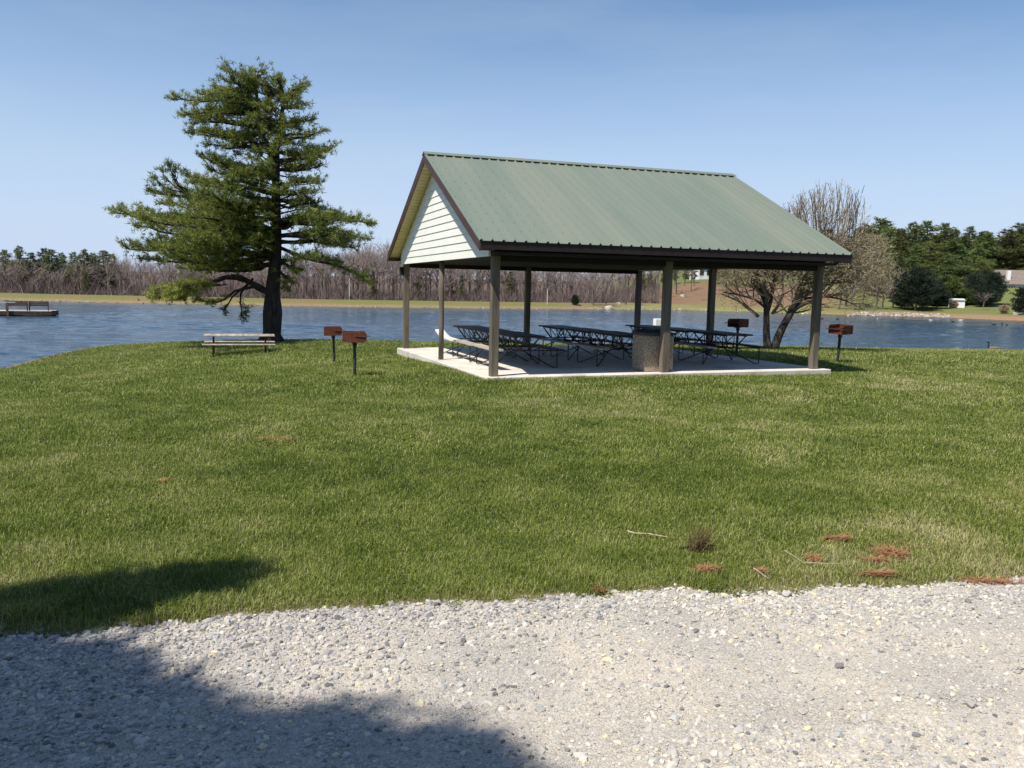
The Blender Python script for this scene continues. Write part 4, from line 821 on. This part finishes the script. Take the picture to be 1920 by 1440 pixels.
# prototypes for the far shore (metre scale, unit colour spread; built once, then copied)
def bare_proto(h, spread, minr, seed):
    global rng
    keep = rng; rng = np.random.default_rng(seed); segs = []; th = h * rng.uniform(.16, .3); lean = rng.normal(0, .06, 2)
    top = np.array([lean[0] * th, lean[1] * th, th]); segs.append((0, 0, -.5, *top, h * .017, h * .013, .3))
    m = rng.integers(3, 5)
    segs.append((*top, top[0] * 1.5, top[1] * 1.5, h * .62, h * .013, h * .006, .3))
    for i in range(m + 3):
        a = rng.uniform(0, 6.28); s_ = spread * rng.uniform(.5, 1.1); zz = th + (h * .45) * rng.random(); grow_bare(segs, (top[0], top[1], zz), (math.cos(a) * s_, math.sin(a) * s_, 1), h * rng.uniform(.17, .24), h * .008, 1, 4, .42, .2, (2, 2), .74, minr, .2, 2)
    s_ = np.array(segs); s_[:, [2, 5]] *= h / max(s_[:, 5].max(), 1); V, T, c = prisms(s_[:, :8], 3, s_[:, 8]); rng = keep; return V, T, c
BP = [bare_proto(10, sp_, .016, 100 + i) for i, sp_ in enumerate((.5, .7, .4, .6, .9, .5, .35))]; print('bare proto faces', [len(b[1]) for b in BP])
def pine_proto(h, wdt, seed, shape='cone', base=.5, big=.42):
    global rng
    keep = rng; rng = np.random.default_rng(seed); tk = Tree(); tr = Tree(); tk.limb(curve([(0, 0, -.4), (.1, 0, h * .4), (0, .1, h * .98)], 8), h * .02, .03)
    z = h * (.06 if shape == 'bush' else .16)
    while z < h * .97:
        f = z / h; w = wdt * ({'cone': (1 - f) ** .75, 'white': min(1, 2.4 * (1 - f)) * (.65 + .35 * math.sin(z * 2.3 + seed)), 'bush': math.sin(math.pi * min(1, .25 + .72 * f)) ** .7}[shape]) + .2
        for k in range(5):
            a = rng.uniform(0, 6.28); ww = w * rng.uniform(.65, 1.1); dz = rng.uniform(-.02, .12) * ww if shape != 'bush' else .3 * ww
            e_ = np.array([math.cos(a) * ww, math.sin(a) * ww, z + dz]); tr.limb([(0, 0, z), e_ * .5 + [0, 0, z * .5], e_], .05, .015); m = max(3, int(ww / .16)); hv = rng.uniform(-.14, .14)
            for j in range(m):
                g = .2 + .8 * (j + rng.random()) / m; sd = rng.normal(0, .24 * ww * (1.15 - g) + .1); p = np.array([0, 0, z]) * (1 - g) + e_ * g + np.array([-math.sin(a) * sd, math.cos(a) * sd, rng.normal(0, .12)])
                tr.tuft(p, [math.cos(a) * .6, math.sin(a) * .6, .6], big, base + hv + .1 * g)
        z += h * .042
    td = np.array(tr.td); td /= np.linalg.norm(td, axis=1)[:, None]
    a = prisms(tk.sg + tr.sg, 4); b = needles(np.array(tr.tp), td, np.array(tr.tl), .085, 9, np.array(tr.tt), .8); rng = keep; return a, b
def two_part(name, pa, pb, ma, mb, scale, names=('trunk', 'crown')):
    r = empty(name, (0, 0, 0)); a = npmesh(names[0], pa[0] * scale, pa[1], ma, r, tint=np.full(len(pa[0]), .15)); b = npmesh(names[1], pb[0] * scale, pb[1], mb, r, tint=pb[2]); return r
PINES = [pine_proto(10, 3.2, 201, 'white', .45), pine_proto(10, 2.8, 202, 'white', .55), pine_proto(10, 2.6, 203, 'cone', .45), pine_proto(10, 3.6, 204, 'white', .62)]
CEDAR = pine_proto(6, 3.6, 205, 'bush', .45); BUSH = pine_proto(4, 2.0, 206, 'bush', .5, .3)
protos = {}
def place(kind, u_, v_, vtop, label, cat, group=None, wscale=1.0, dist=None):
    """stand a copy of a prototype on the far ground under pixel (u,v), its top reaching pixel row vtop"""
    fam, idx = kind; key = kind
    if key not in protos:
        if fam == 'bare':
            V, T, c = BP[idx]; tk_h = .25; r = empty('bare_tree', (0, 0, 0))
            npmesh('trunk', V[:12], T[(T < 12).all(1)], M['farbark'], r, tint=c[:12]); sel = (T >= 12).all(1); npmesh('crown', V[12:], T[sel] - 12, M['farbark'], r, tint=c[12:]); H = 10.
        else:
            pa, pb = {'pine': PINES, 'cedar': [CEDAR], 'bush': [BUSH], 'leafy': [BUSH], 'dry': [BUSH]}[fam][idx]
            nm = {'pine': 'pine_tree', 'cedar': 'cedar_tree', 'bush': 'evergreen_shrub', 'leafy': 'leafing_tree', 'dry': 'ornamental_grass_clump'}[fam]
            r = two_part(nm, pa, pb, M['farbark'], M[{'pine': 'farneedle', 'cedar': 'cedar', 'bush': 'cedar', 'leafy': 'shrub', 'dry': 'drygrass'}[fam]], 1, names=('trunk', 'crown') if fam in ('pine', 'cedar', 'leafy') else ('stem', 'foliage')); H = pb[0][:, 2].max()
        protos[key] = (r, H); new = True
    else: new = False
    r, H = protos[key]; o = r if new else copy_tree(r)
    if dist is None: g = at(u_, v_)
    else: p = on_y(u_, 540, dist); g = np.array([p[0], p[1], hz(p[0], p[1])])
    top = on_y(u_, vtop, g[1])[2]; sc = max(.3, (top - g[2]) / H); o.location = g; o.scale = (sc * wscale, sc * wscale, sc); o.rotation_euler = (0, 0, random.uniform(0, 6.28)); tag(o, label, cat, group); return o

# unseen pines added behind the camera to block part of the sky light
for k, (x_, y_, h_, lb) in enumerate(((-17, -8, 14, 'leftmost unseen pine added behind the photographer to block sky light'), (-10, -14, 17, 'tallest unseen pine added beyond the shading pine to block sky light'), (-2, -12, 15, 'unseen pine added straight behind the photographer to block sky light'), (6, -13, 16, 'unseen pine added behind the photographer to the right to block sky light'), (15, -11, 14, 'rightmost unseen pine added behind the photographer to block sky light'))):
    key = ('near', k % 4)
    if key not in protos: protos[key] = (two_part('pine_tree', *PINES[k % 4], M['bark'], M['needle'], 1), 10.); o = protos[key][0]
    else: o = copy_tree(protos[key][0])
    o.location = (x_, y_, -.1); o.scale = (h_ / 10 * 1.25, h_ / 10 * 1.25, h_ / 10); tag(o, lb, 'pine tree')
# left wood behind the dam: rows far back as one mass, distinct trees in front as things
def vprof(u_): return np.interp(u_, [-200, 0, 60, 120, 200, 260, 400, 560, 640, 700, 740, 900, 1000, 1100, 1250, 1420], [462, 474, 484, 482, 476, 484, 478, 472, 462, 453, 455, 470, 480, 490, 490, 485])
WV, WT, WC = [], [], []; off = 0
for row, (d0, d1, nrow) in enumerate(((150, 156, 85), (157, 165, 85), (166, 176, 85), (190, 200, 95), (202, 216, 95))):
    for u_ in np.linspace(-190, (1165, 1185, 1200)[row] if row < 3 else 1430, nrow) + rng.normal(0, 9, nrow):
        V, T, c = BP[rng.integers(len(BP))]; y = rng.uniform(d0, d1) + (8 if u_ > 900 else 0); p = on_y(u_, 540, y); g = hz(p[0], p[1]) - .3; top = on_y(u_, vprof(u_) + rng.uniform(-3, 22) - 2 * row, y)[2]; s_ = (top - g) / 10
        a = rng.uniform(0, 6.28); w_ = s_ * rng.uniform(.9, 1.35); ca, sa = math.cos(a), math.sin(a); Vn = V * [w_, w_, s_]; Vn = np.column_stack([Vn[:, 0] * ca - Vn[:, 1] * sa, Vn[:, 0] * sa + Vn[:, 1] * ca, Vn[:, 2]]) + [p[0], p[1], g]
        WV.append(Vn); WT.append(T + off); WC.append(np.clip(c * .8 + rng.uniform(-.12, .25), 0, 1)); off += len(V)
tag(npmesh('bare_wood', np.concatenate(WV), np.concatenate(WT), M['farbark'], tint=np.concatenate(WC)), 'leafless grey-purple wood behind the grassy dam across the lake', 'wood', kind='stuff'); del WV, WT, WC
# brush under the trees
n = 42000; u_ = rng.uniform(-200, 1230, n); y = rng.uniform(147, 188, n); X = (u_ - 960) / F * y; g = heights(np.column_stack([X, y])); P = np.column_stack([X, y, g]); D = rng.normal(0, .45, (n, 3)) + [0, 0, 1.]
D /= np.linalg.norm(D, axis=1)[:, None]; L = rng.uniform(.6, 4.2, n) * (.25 + vnoise(X, y, 6.)) * (.5 + rng.random(n)); V, T, c = needles(P, D, L, .07, 2, rng.uniform(.05, .75, n), .3)
tag(npmesh('underbrush', V, T, M['farbark'], tint=c), 'leafless brown undergrowth beneath the far wood', 'undergrowth', kind='stuff')

gW = 'pines showing above the leafless wood'
for u_, vt, d, i in ((12, 466, 168, 0), (40, 458, 165, 1), (60, 472, 160, 2), (85, 463, 160, 0), (100, 466, 158, 2), (117, 471, 162, 1), (140, 471, 160, 2), (160, 464, 158, 1), (176, 472, 160, 0), (195, 468, 166, 2), (210, 474, 162, 0)):
    place(('pine', i), u_, 0, vt, 'dark pine top rising above the leafless wood on the left shore', 'pine tree', gW, random.uniform(1.1, 1.8), d)
gB = 'leafless trees at the front of the far wood'
for k, u_ in enumerate(list(np.linspace(-20, 1130, 44))):
    if 395 < u_ < 420: continue
    place(('bare', k % 7), 0 + u_ + random.uniform(-8, 8), 0, vprof(u_) + random.uniform(12, 45), 'leafless grey-brown tree at the front edge of the far wood behind the dam', 'bare tree', gB, random.uniform(.9, 1.3), 147 + random.uniform(0, 3))
for u_, vt, d, i, w, lb in ((160, 500, 149, 3, .6, 'yellowish pine sapling in front of the leafless wood on the left'), (700, 505, 149, 1, .6, 'slim green pine before the wood between the big pine and the pavilion'), (865, 512, 153, 2, .9, 'green pine with spreading low boughs seen between the two left pavilion posts'), (845, 515, 154, 0, .8, 'darker narrow pine touching the pine seen between the left posts'),
                            (898, 502, 162, 1, .9, 'tall dark pine behind the wood beside the near-left post'), (957, 508, 160, 0, 1.1, 'dark bushy pine seen under the eave left of the back post'), (785, 505, 160, 3, .6, 'yellow-green pine beside the far left post'), (1028, 505, 175, 2, .8, 'faint dark pine behind the wood in the middle of the pavilion opening')):
    place(('pine', i), u_, 0, vt, lb, 'pine tree', None, w, d)
place(('bush', 0), 1078, 572, 551, 'round dark evergreen shrub on the far bank seen through the pavilion', 'shrub', None, .9)
for k, (u_, v_, vt) in enumerate(((1113, 573, 500), (1137, 573, 505), (1172, 571, 488), (1215, 562, 488), (1230, 560, 485), (1268, 552, 486), (1296, 545, 488))):
    place(('bare', (k * 2 + 1) % 7), u_, v_, vt, ['slender leafless tree on the far bank left of the twin stems', 'short leafless tree with twin stems on the far bank', 'pale leafless tree with a thick trunk on the far bank by the back right post', 'dark leafless tree at the foot of the brown slope', 'leaning leafless tree beside the dark one on the brown slope', 'leafless tree on the brown slope right of the middle front post', 'thin leafless tree high on the brown slope below the white house'][k], 'bare tree', 'trees dotted along the far bank', 1.3)
for u_, v_, vt, i in ((1205, 552, 505, 0), (1218, 545, 498, 2), (1245, 536, 492, 2), (1265, 531, 494, 1), (1285, 529, 490, 2), (1345, 530, 490, 0), (1362, 530, 486, 3), (1300, 529, 494, 0)):
    place(('pine', i), u_, v_, vt, 'dark pine at the top of the brown slope seen through the pavilion', 'pine tree', 'pines at the top of the brown slope', .9)
# pine wood on the right hill
gP = 'pines of the dark wood on the right hill'
def ptop(u_): return np.interp(u_, [1330, 1400, 1500, 1600, 1640, 1700, 1760, 1830, 1880, 1940, 2050], [490, 470, 440, 418, 408, 412, 414, 420, 412, 420, 430])
k = 0
for d, us in ((205, np.arange(1350, 2060, 24)), (190, np.arange(1420, 2060, 27)), (176, np.arange(1560, 1850, 30)), (166, np.arange(1590, 1860, 30)), (158, np.arange(1640, 1790, 34))):
    for u_ in us:
        uu = u_ + random.uniform(-9, 9); rise = {205: 0, 190: 12, 176: 34, 166: 62, 158: 92}[d]; k += 1
        place(('pine', (k * 7 + k // 3) % 4), uu, 0, ptop(uu) + rise + random.uniform(-5, 16), {205: 'tall pine of the farthest row forming the skyline of the right hill wood', 190: 'pine of the second row just below the skyline of the right hill wood', 176: 'pine halfway down the wood on the right hill', 166: 'lower pine near the front of the wood above the lakeside lawn', 158: 'short bushy pine at the foot of the right hill wood behind the cedars'}[d], 'pine tree', gP + {205: '', 190: ', second row', 176: ', third row', 166: ', fourth row', 158: ', front row'}[d], random.uniform(1.5, 2.1), d)
for u_ in (1885, 1905, 1925, 1945): place(('bare', 3), u_, 0, 418 + random.uniform(-4, 8), 'leafless tree top behind the pines above the grey roof', 'bare tree', 'leafless trees above the grey-roofed house', 1.2, 235)
for u_, v_, vt, kd, w, lb, ct in ((1738, 578, 516, ('cedar', 0), 1.1, 'second dark cedar touching the wide one on its right', 'cedar tree'), (1690, 578, 540, ('cedar', 0), 1.1, 'low dark cedar at the left foot of the wide cedar', 'cedar tree'), (1800, 571, 528, ('cedar', 0), 1.2, 'dark green bush behind the roof of the white shed', 'cedar tree'), (1846, 575, 540, ('cedar', 0), 1.4, 'low dark hedge clump behind the spreading leafless tree', 'cedar tree'), (1716, 582, 498, ('cedar', 0), .95, 'wide black-green cedar standing on the far bank right of the bare tree', 'cedar tree'), (1756, 578, 538, ('cedar', 0), 1.3, 'low dark cedar left of the white shed', 'cedar tree'), (1858, 572, 505, ('cedar', 0), .75, 'tall dark cedar left of the grey-roofed house', 'cedar tree'), (1826, 568, 508, ('cedar', 0), .7, 'dark cedar behind the small spreading tree', 'cedar tree'),
                                  (1916, 590, 536, ('cedar', 0), .8, 'dark round-headed tree on a short trunk at the right edge', 'tree'), (1774, 574, 512, ('leafy', 0), 1.25, 'yellow-green leafing tree behind the white shed', 'tree'), (1814, 572, 540, ('leafy', 0), 1.5, 'small green bush right of the white shed', 'bush')):
    place(kd, u_, v_, vt, lb, ct, None, w)
place(('bare', 4), 1674, 578, 500, 'small pinkish leafless tree beside the wide cedar on the far bank', 'bare tree', None, 1.5)
place(('bare', 4), 1843, 582, 548, 'low spreading leafless tree on the lawn between shed and house', 'bare tree', None, 1.9)
place(('dry', 0), 1788, 578, 564, 'pale tan clump of dry grass in front of the white shed', 'grass clump', None, 1.2)
place(('dry', 0), 1882, 588, 572, 'brownish clump of dry grass on the bank near the right edge', 'grass clump', None, 1.2)
for u_, v_, vt in ((1600, 582, 505), (1640, 580, 512), (1572, 580, 515), (1540, 578, 512), (1655, 580, 520), (1620, 578, 500), (1585, 575, 495)): place(('bare', 2), u_, v_, vt, 'leafless brushy tree on the far bank behind the bare shore tree', 'bare tree', 'leafless brush on the far right bank', 2.)

# ------------------------------------------------------------------ far buildings
def ppm_at(g): return F / g[1]
g = at(1793, 577); k = F / g[1]; sd_ = empty('garden_shed', g, -.3, label='small white garden shed with a low roof on the far lawn', cat='shed')
w = 24 / k; h = 17 / k; MB().box((0, 0, h * .4), (w, w * .8, h * .8)).build('walls', M['white'], sd_); q = MB(); q.prism([(-w * .55, h * .8), (w * .55, h * .8), (w * .42, h), (-w * .42, h)], 1, -w * .48, w * .48); q.build('roof', M['white'], sd_, bevel=.05)
MB().box((-w * .28, -w * .4 - .02, h * .48), (w * .26, .05, h * .32)).build('window', M['glass'], sd_)
p = on_y(1925, 540, 176); g0 = on_y(1925, 590, 176)[2]; hs = empty('lake_house', (p[0], p[1], g0 + 1.5), -.18, label='large house with a grey-brown roof and white chimney at the right edge', cat='house'); k = F / 176
zl = lambda v_: on_y(1900, v_, 176)[2] - (g0 + 1.5); xl = lambda u_: (u_ - 1925) / k
q = MB(); q.box((0, 4, zl(532) / 2), (80 / k, 8, zl(532))); q.build('walls', M['wallgrey'], hs)
q = MB(); q.prism([(-.6, zl(533)), (4, zl(505)), (8.6, zl(533)), (4, zl(505) - .5)], 0, -46 / k, 50 / k); rf = q.build('roof', M['shingle'], hs)
MB().box((xl(1896), 1.2, (zl(526) + zl(508)) / 2 + .1), (6 / k, .8, zl(508) - zl(526))).build('chimney', M['white'], rf)
q = MB(); q.box((xl(1895), -.06, zl(543)), (18 / k, .08, 14 / k)); wd_ = q.build('window', M['glass'], hs)
q = MB(); [q.box((xl(1888 + 4.5 * i_), -.14, zl(543)), (.10, .06, 14 / k)) for i_ in range(5)]; q.box((xl(1895), -.14, zl(549)), (18 / k, .07, .25)); q.build('frame', M['white'], wd_)
p = on_y(1799, 534, 182); k = F / 182; ob = empty('brown_outbuilding', (p[0], p[1], p[2] - 2.4), -.1, label='low brown-roofed outbuilding among the pines above the shed', cat='building')
MB().box((0, 1, 1.2), (16 / k, 2, 2.4)).build('walls', M['wallbrown'], ob); q = MB(); q.prism([(-.8, 2.4), (1.5, 3.1), (3, 2.5)], 0, -10 / k, 11 / k); q.build('roof', M['shinglered'], ob)
p = on_y(1322, 524, 214); k = F / 214; wh = empty('white_farmhouse', (p[0], p[1], p[2]), .2, label='distant white farmhouse on the hilltop seen through the pavilion', cat='house')
MB().box((0, 3, 1.5), (24 / k, 6, 4)).build('walls', M['white'], wh); q = MB(); q.prism([(-.5, 3.4), (3, 5.4), (6.5, 3.4)], 0, -14 / k, 14 / k); q.build('roof', M['shingle'], wh); [MB().box((x, -.05, 1.8), (1., .1, 1.3)).build('window', M['glass'], wh) for x in (-1, .9)]
for k_i, u_ in enumerate((1243, 1268, 1283, 1301)):
    g = at(u_, 536); q = MB(); q.tube([(0, 0, -.3), (0, 0, 1.6)], [.11, .09], 7); q.build('fence_post', M['post'], loc=g, label='grey wooden fence post on top of the brown slope', cat='fence post', group='fence posts along the brown slope')
g = at(1026, 571); q = MB(); q.tube([(0, 0, -.3), (0, 0, 2.4)], [.05, .045], 7); q.build('marker_pole', M['rail'], loc=g, label='thin pale pole on the far dam seen through the pavilion', cat='pole')
p = on_y(655, 560, 147); q = MB(); q.tube([(0, 0, -.5), (0, 0, 3.8)], [.07, .05], 7); q.build('utility_pole', M['rail'], loc=(p[0], p[1], hz(p[0], p[1])), label='thin pale pole before the wood between the big pine and the grills', cat='pole')

# shore stones
def shore_rocks(u0, u1, n, dmax, r0, r1, clump=False):
    out = []
    while len(out) < n:
        u_ = rng.uniform(u0, u1); v0 = np.interp(u_, [q[0] for q in far_px], [q[1] for q in far_px]); p = on_z(u_, v0, WZ)
        if clump and rng.random() > .3 + .9 * sstep(vnoise(np.array([p[0]]), np.array([0.]), 4.)[0], .3, .7): continue
        dd = rng.uniform(-.3, dmax); s_ = p[:2] / np.linalg.norm(p[:2]); x, y = p[:2] + s_ * dd; out.append((x, y, max(hz(x, y), WZ) + .03))
    return np.array(out), rng.uniform(r0, r1, n)
a = shore_rocks(1600, 1780, 330, 2.2, .10, .30); b = shore_rocks(-20, 1950, 330, .8, .05, .16, True); c = shore_rocks(1090, 1330, 50, 1.0, .10, .3)
P = np.vstack([a[0], b[0], c[0]]); r_ = np.concatenate([a[1], b[1], c[1]]); V, T = rocks(P, r_, ico()); tag(npmesh('shore_stones', V, T, M['rock']), 'pale stones lining the far waterline', 'stones', kind='stuff')
for u_, v_, s_, lb in ((1140, 578, .9, 'pale boulder at the far waterline seen through the pavilion'), (1281, 556, .7, 'flat white rock lying on the brown slope'), (1908, 590, 1.0, 'white boulder under the tree at the right edge'), (1160, 571, .7, 'grey rock on the far bank beside the thick pale tree')):
    V, T = rocks(np.array([at(u_, v_)]), np.array([s_]), ico()); tag(npmesh('boulder', V, T, M['rock']), lb, 'rock')

# ------------------------------------------------------------------ birds
g = on_z(1864, 656, WZ); go = empty('swimming_goose', g, math.pi, label='brown goose with a black neck swimming near the right shore', cat='goose')
def ell(q, c, r, n=10, m=8):
    V = []; Fc = []
    for i in range(m + 1):
        th = math.pi * i / m
        for j in range(n): ph = 2 * math.pi * j / n; V.append((c[0] + r[0] * math.cos(th), c[1] + r[1] * math.sin(th) * math.cos(ph), c[2] + r[2] * math.sin(th) * math.sin(ph)))
    for i in range(m):
        for j in range(n): Fc.append((i * n + j, i * n + (j + 1) % n, (i + 1) * n + (j + 1) % n, (i + 1) * n + j))
    q.add(V, Fc)
def bird(root_, s_, mb_, mn, neck=.34):
    q = MB(); ell(q, (0, 0, .08 * s_), (.36 * s_, .15 * s_, .13 * s_)); ell(q, (-.33 * s_, 0, .13 * s_), (.16 * s_, .07 * s_, .045 * s_)); q.build('body', mb_, root_, smooth=True)
    q = MB(); q.tube(curve([(.27 * s_, 0, .08 * s_), (.36 * s_, 0, .2 * s_), (.34 * s_, 0, neck * s_)], 7), [.07 * s_, .05 * s_, .04 * s_, .035 * s_, .034 * s_, .034 * s_, .03 * s_], 8)
    ell(q, (.375 * s_, 0, neck * s_ + .02), (.07 * s_, .04 * s_, .042 * s_)); q.tube([(.43 * s_, 0, neck * s_ + .015), (.50 * s_, 0, neck * s_)], [.022 * s_, .008 * s_], 6); q.build('head_and_neck', mn, root_, smooth=True)
bird(go, 1.05, M['goosebrown'], M['gooseblack'], .42)
for i_, (u_, v_, kd) in enumerate(((1505, 589, 0), (1590, 592.5, 0), (1645, 599, 0), (1570, 599, 1), (1745, 601, 0), (1787, 604, 1), (1801, 601, 0), (1863, 609, 1), (1879, 608, 1), (1888, 610, 1), (1540, 598, 1))):
    r = empty('water_bird', on_z(u_, v_, WZ), rng.uniform(0, 6.28), label=['small white bird resting on the far water', 'small dark duck on the right part of the lake'][kd], cat='bird', group=['white birds far out on the water', 'dark ducks on the right water'][kd]); bird(r, .55 if kd == 0 else .65, M['gullwhite'] if kd == 0 else M['gooseblack'], M['gullwhite'] if kd == 0 else M['gooseblack'], .26)

# ------------------------------------------------------------------ litter on the lawn
def litter(u_, v_, n, wx_, wy_, h_, L, label, mtl='straw', tint=(.2, .9), wd=.0035, dirx=None):
    g = at(u_, v_); n = int(n * .8); P = np.column_stack([rng.normal(0, wx_ * .85, n), rng.normal(0, wy_, n), np.abs(rng.normal(0, h_ * .5, n)) + .022]); a = rng.uniform(0, 6.28, n) if dirx is None else rng.normal(dirx, .3, n)
    D = np.column_stack([np.cos(a), np.sin(a), rng.normal(0, .22, n)]); x = np.cross(D, [0, 0, 1.]); x /= np.linalg.norm(x, axis=1)[:, None]; l_ = L * rng.uniform(.6, 1.2, n)[:, None]
    V = np.stack([P - D * l_ / 2 - x * wd / 2, P - D * l_ / 2 + x * wd / 2, P + D * l_ / 2 + x * wd / 2, P + D * l_ / 2 - x * wd / 2], 1).reshape(-1, 3); k = (np.arange(n) * 4)[:, None]
    V[:, 2] = np.maximum(V[:, 2], .012)
    return tag(npmesh('pine_straw_tuft', V, np.concatenate([k + [0, 1, 2], k + [0, 2, 3]]), M[mtl], tint=np.repeat(rng.uniform(*tint, n), 4), loc=g), label, 'pine straw')
litter(1668, 1045, 200, .055, .035, .03, .16, 'largest orange heap of fallen pine straw near the gravel edge on the right')
litter(1700, 1030, 25, .2, .08, .005, .12, 'few scattered straw needles beyond the largest heap'); litter(1640, 1055, 70, .05, .02, .01, .13, 'thin orange straw wisp trailing left from the largest heap')
litter(1568, 1020, 120, .05, .018, .012, .15, 'flat orange straw patch farthest from the gravel', dirx=.1)
litter(1525, 1057, 90, .025, .03, .02, .09, 'small round orange straw tuft beside the thin twig')
litter(1325, 1079, 110, .045, .012, .012, .11, 'dull orange straw streak left of the small tuft near the gravel')
litter(1425, 1079, 60, .022, .018, .012, .09, 'tiny orange straw tuft right at the grass edge')
litter(1645, 1088, 110, .06, .010, .010, .15, 'narrow orange straw streak just above the gravel', dirx=.05)
litter(1125, 1112, 60, .02, .02, .02, .08, 'small orange straw tuft next to a pale stone at the gravel edge')
litter(1850, 1096, 160, .12, .02, .008, .12, 'pale brown straw drift at the gravel edge by the right frame side')
litter(520, 828, 120, .14, .035, .01, .14, 'faint reddish straw patch far out on the left lawn'); litter(307, 905, 30, .03, .02, .01, .1, 'tiny reddish straw fleck on the left lawn')
g = at(1315, 1040); n = 170; a = rng.normal(.9, .45, n); b = np.zeros((n, 3)); b[:, 0] = rng.normal(-.03, .02, n); b[:, 2] = .03; D = np.column_stack([np.cos(a) * .55, rng.normal(.1, .35, n), np.abs(np.sin(a)) * .75 + .15]); V, T, c = needles(b, D / np.linalg.norm(D, axis=1)[:, None], np.full(n, .21), .0045, 1, rng.uniform(.1, .8, n), .12)
pr = empty('fallen_pine_sprig', g, label='brown drying pine sprig standing in the grass and casting a small shadow', cat='pine sprig'); npmesh('needles', V, T, leafmat('brown_needles', [(0, (.07, .045, .02)), (1, (.24, .17, .08))], .1, .8), pr, tint=c)
q = MB(); q.tube([(-.16, 0, .03), (-.05, .01, .045), (.10, .02, .05)], [.008, .007, .005], 6); q.build('stem', M['bark'], pr)
def stick(px, lab, r0=.009, m='stick', h=.05):
    P = [at(*p_) + [0, 0, h] for p_ in px]; c = P[0]; q = MB(); q.tube([p_ - c + rng.normal(0, .0015, 3) for p_ in P], list(np.linspace(r0, r0 * .5, len(P))), 6); q.build('fallen_stick', M[m], loc=c + np.array([0, 0, -.015]), label=lab, cat='stick')
stick([(1176, 1005), (1190, 1007), (1215, 1010), (1252, 1014)], 'pale bleached stick lying on the lawn in front of the pavilion', .007, h=.04)
stick([(1470, 1044), (1490, 1056), (1508, 1067)], 'thin curved tan twig rising to the left near the gravel', .003, h=.045); stick([(1508, 1068), (1530, 1069), (1562, 1070), (1580, 1067)], 'thin straight tan twig lying level near the gravel', .0035)
stick([(1412, 1078), (1424, 1092), (1440, 1100)], 'short thin twig crossing the gravel border', .0035)
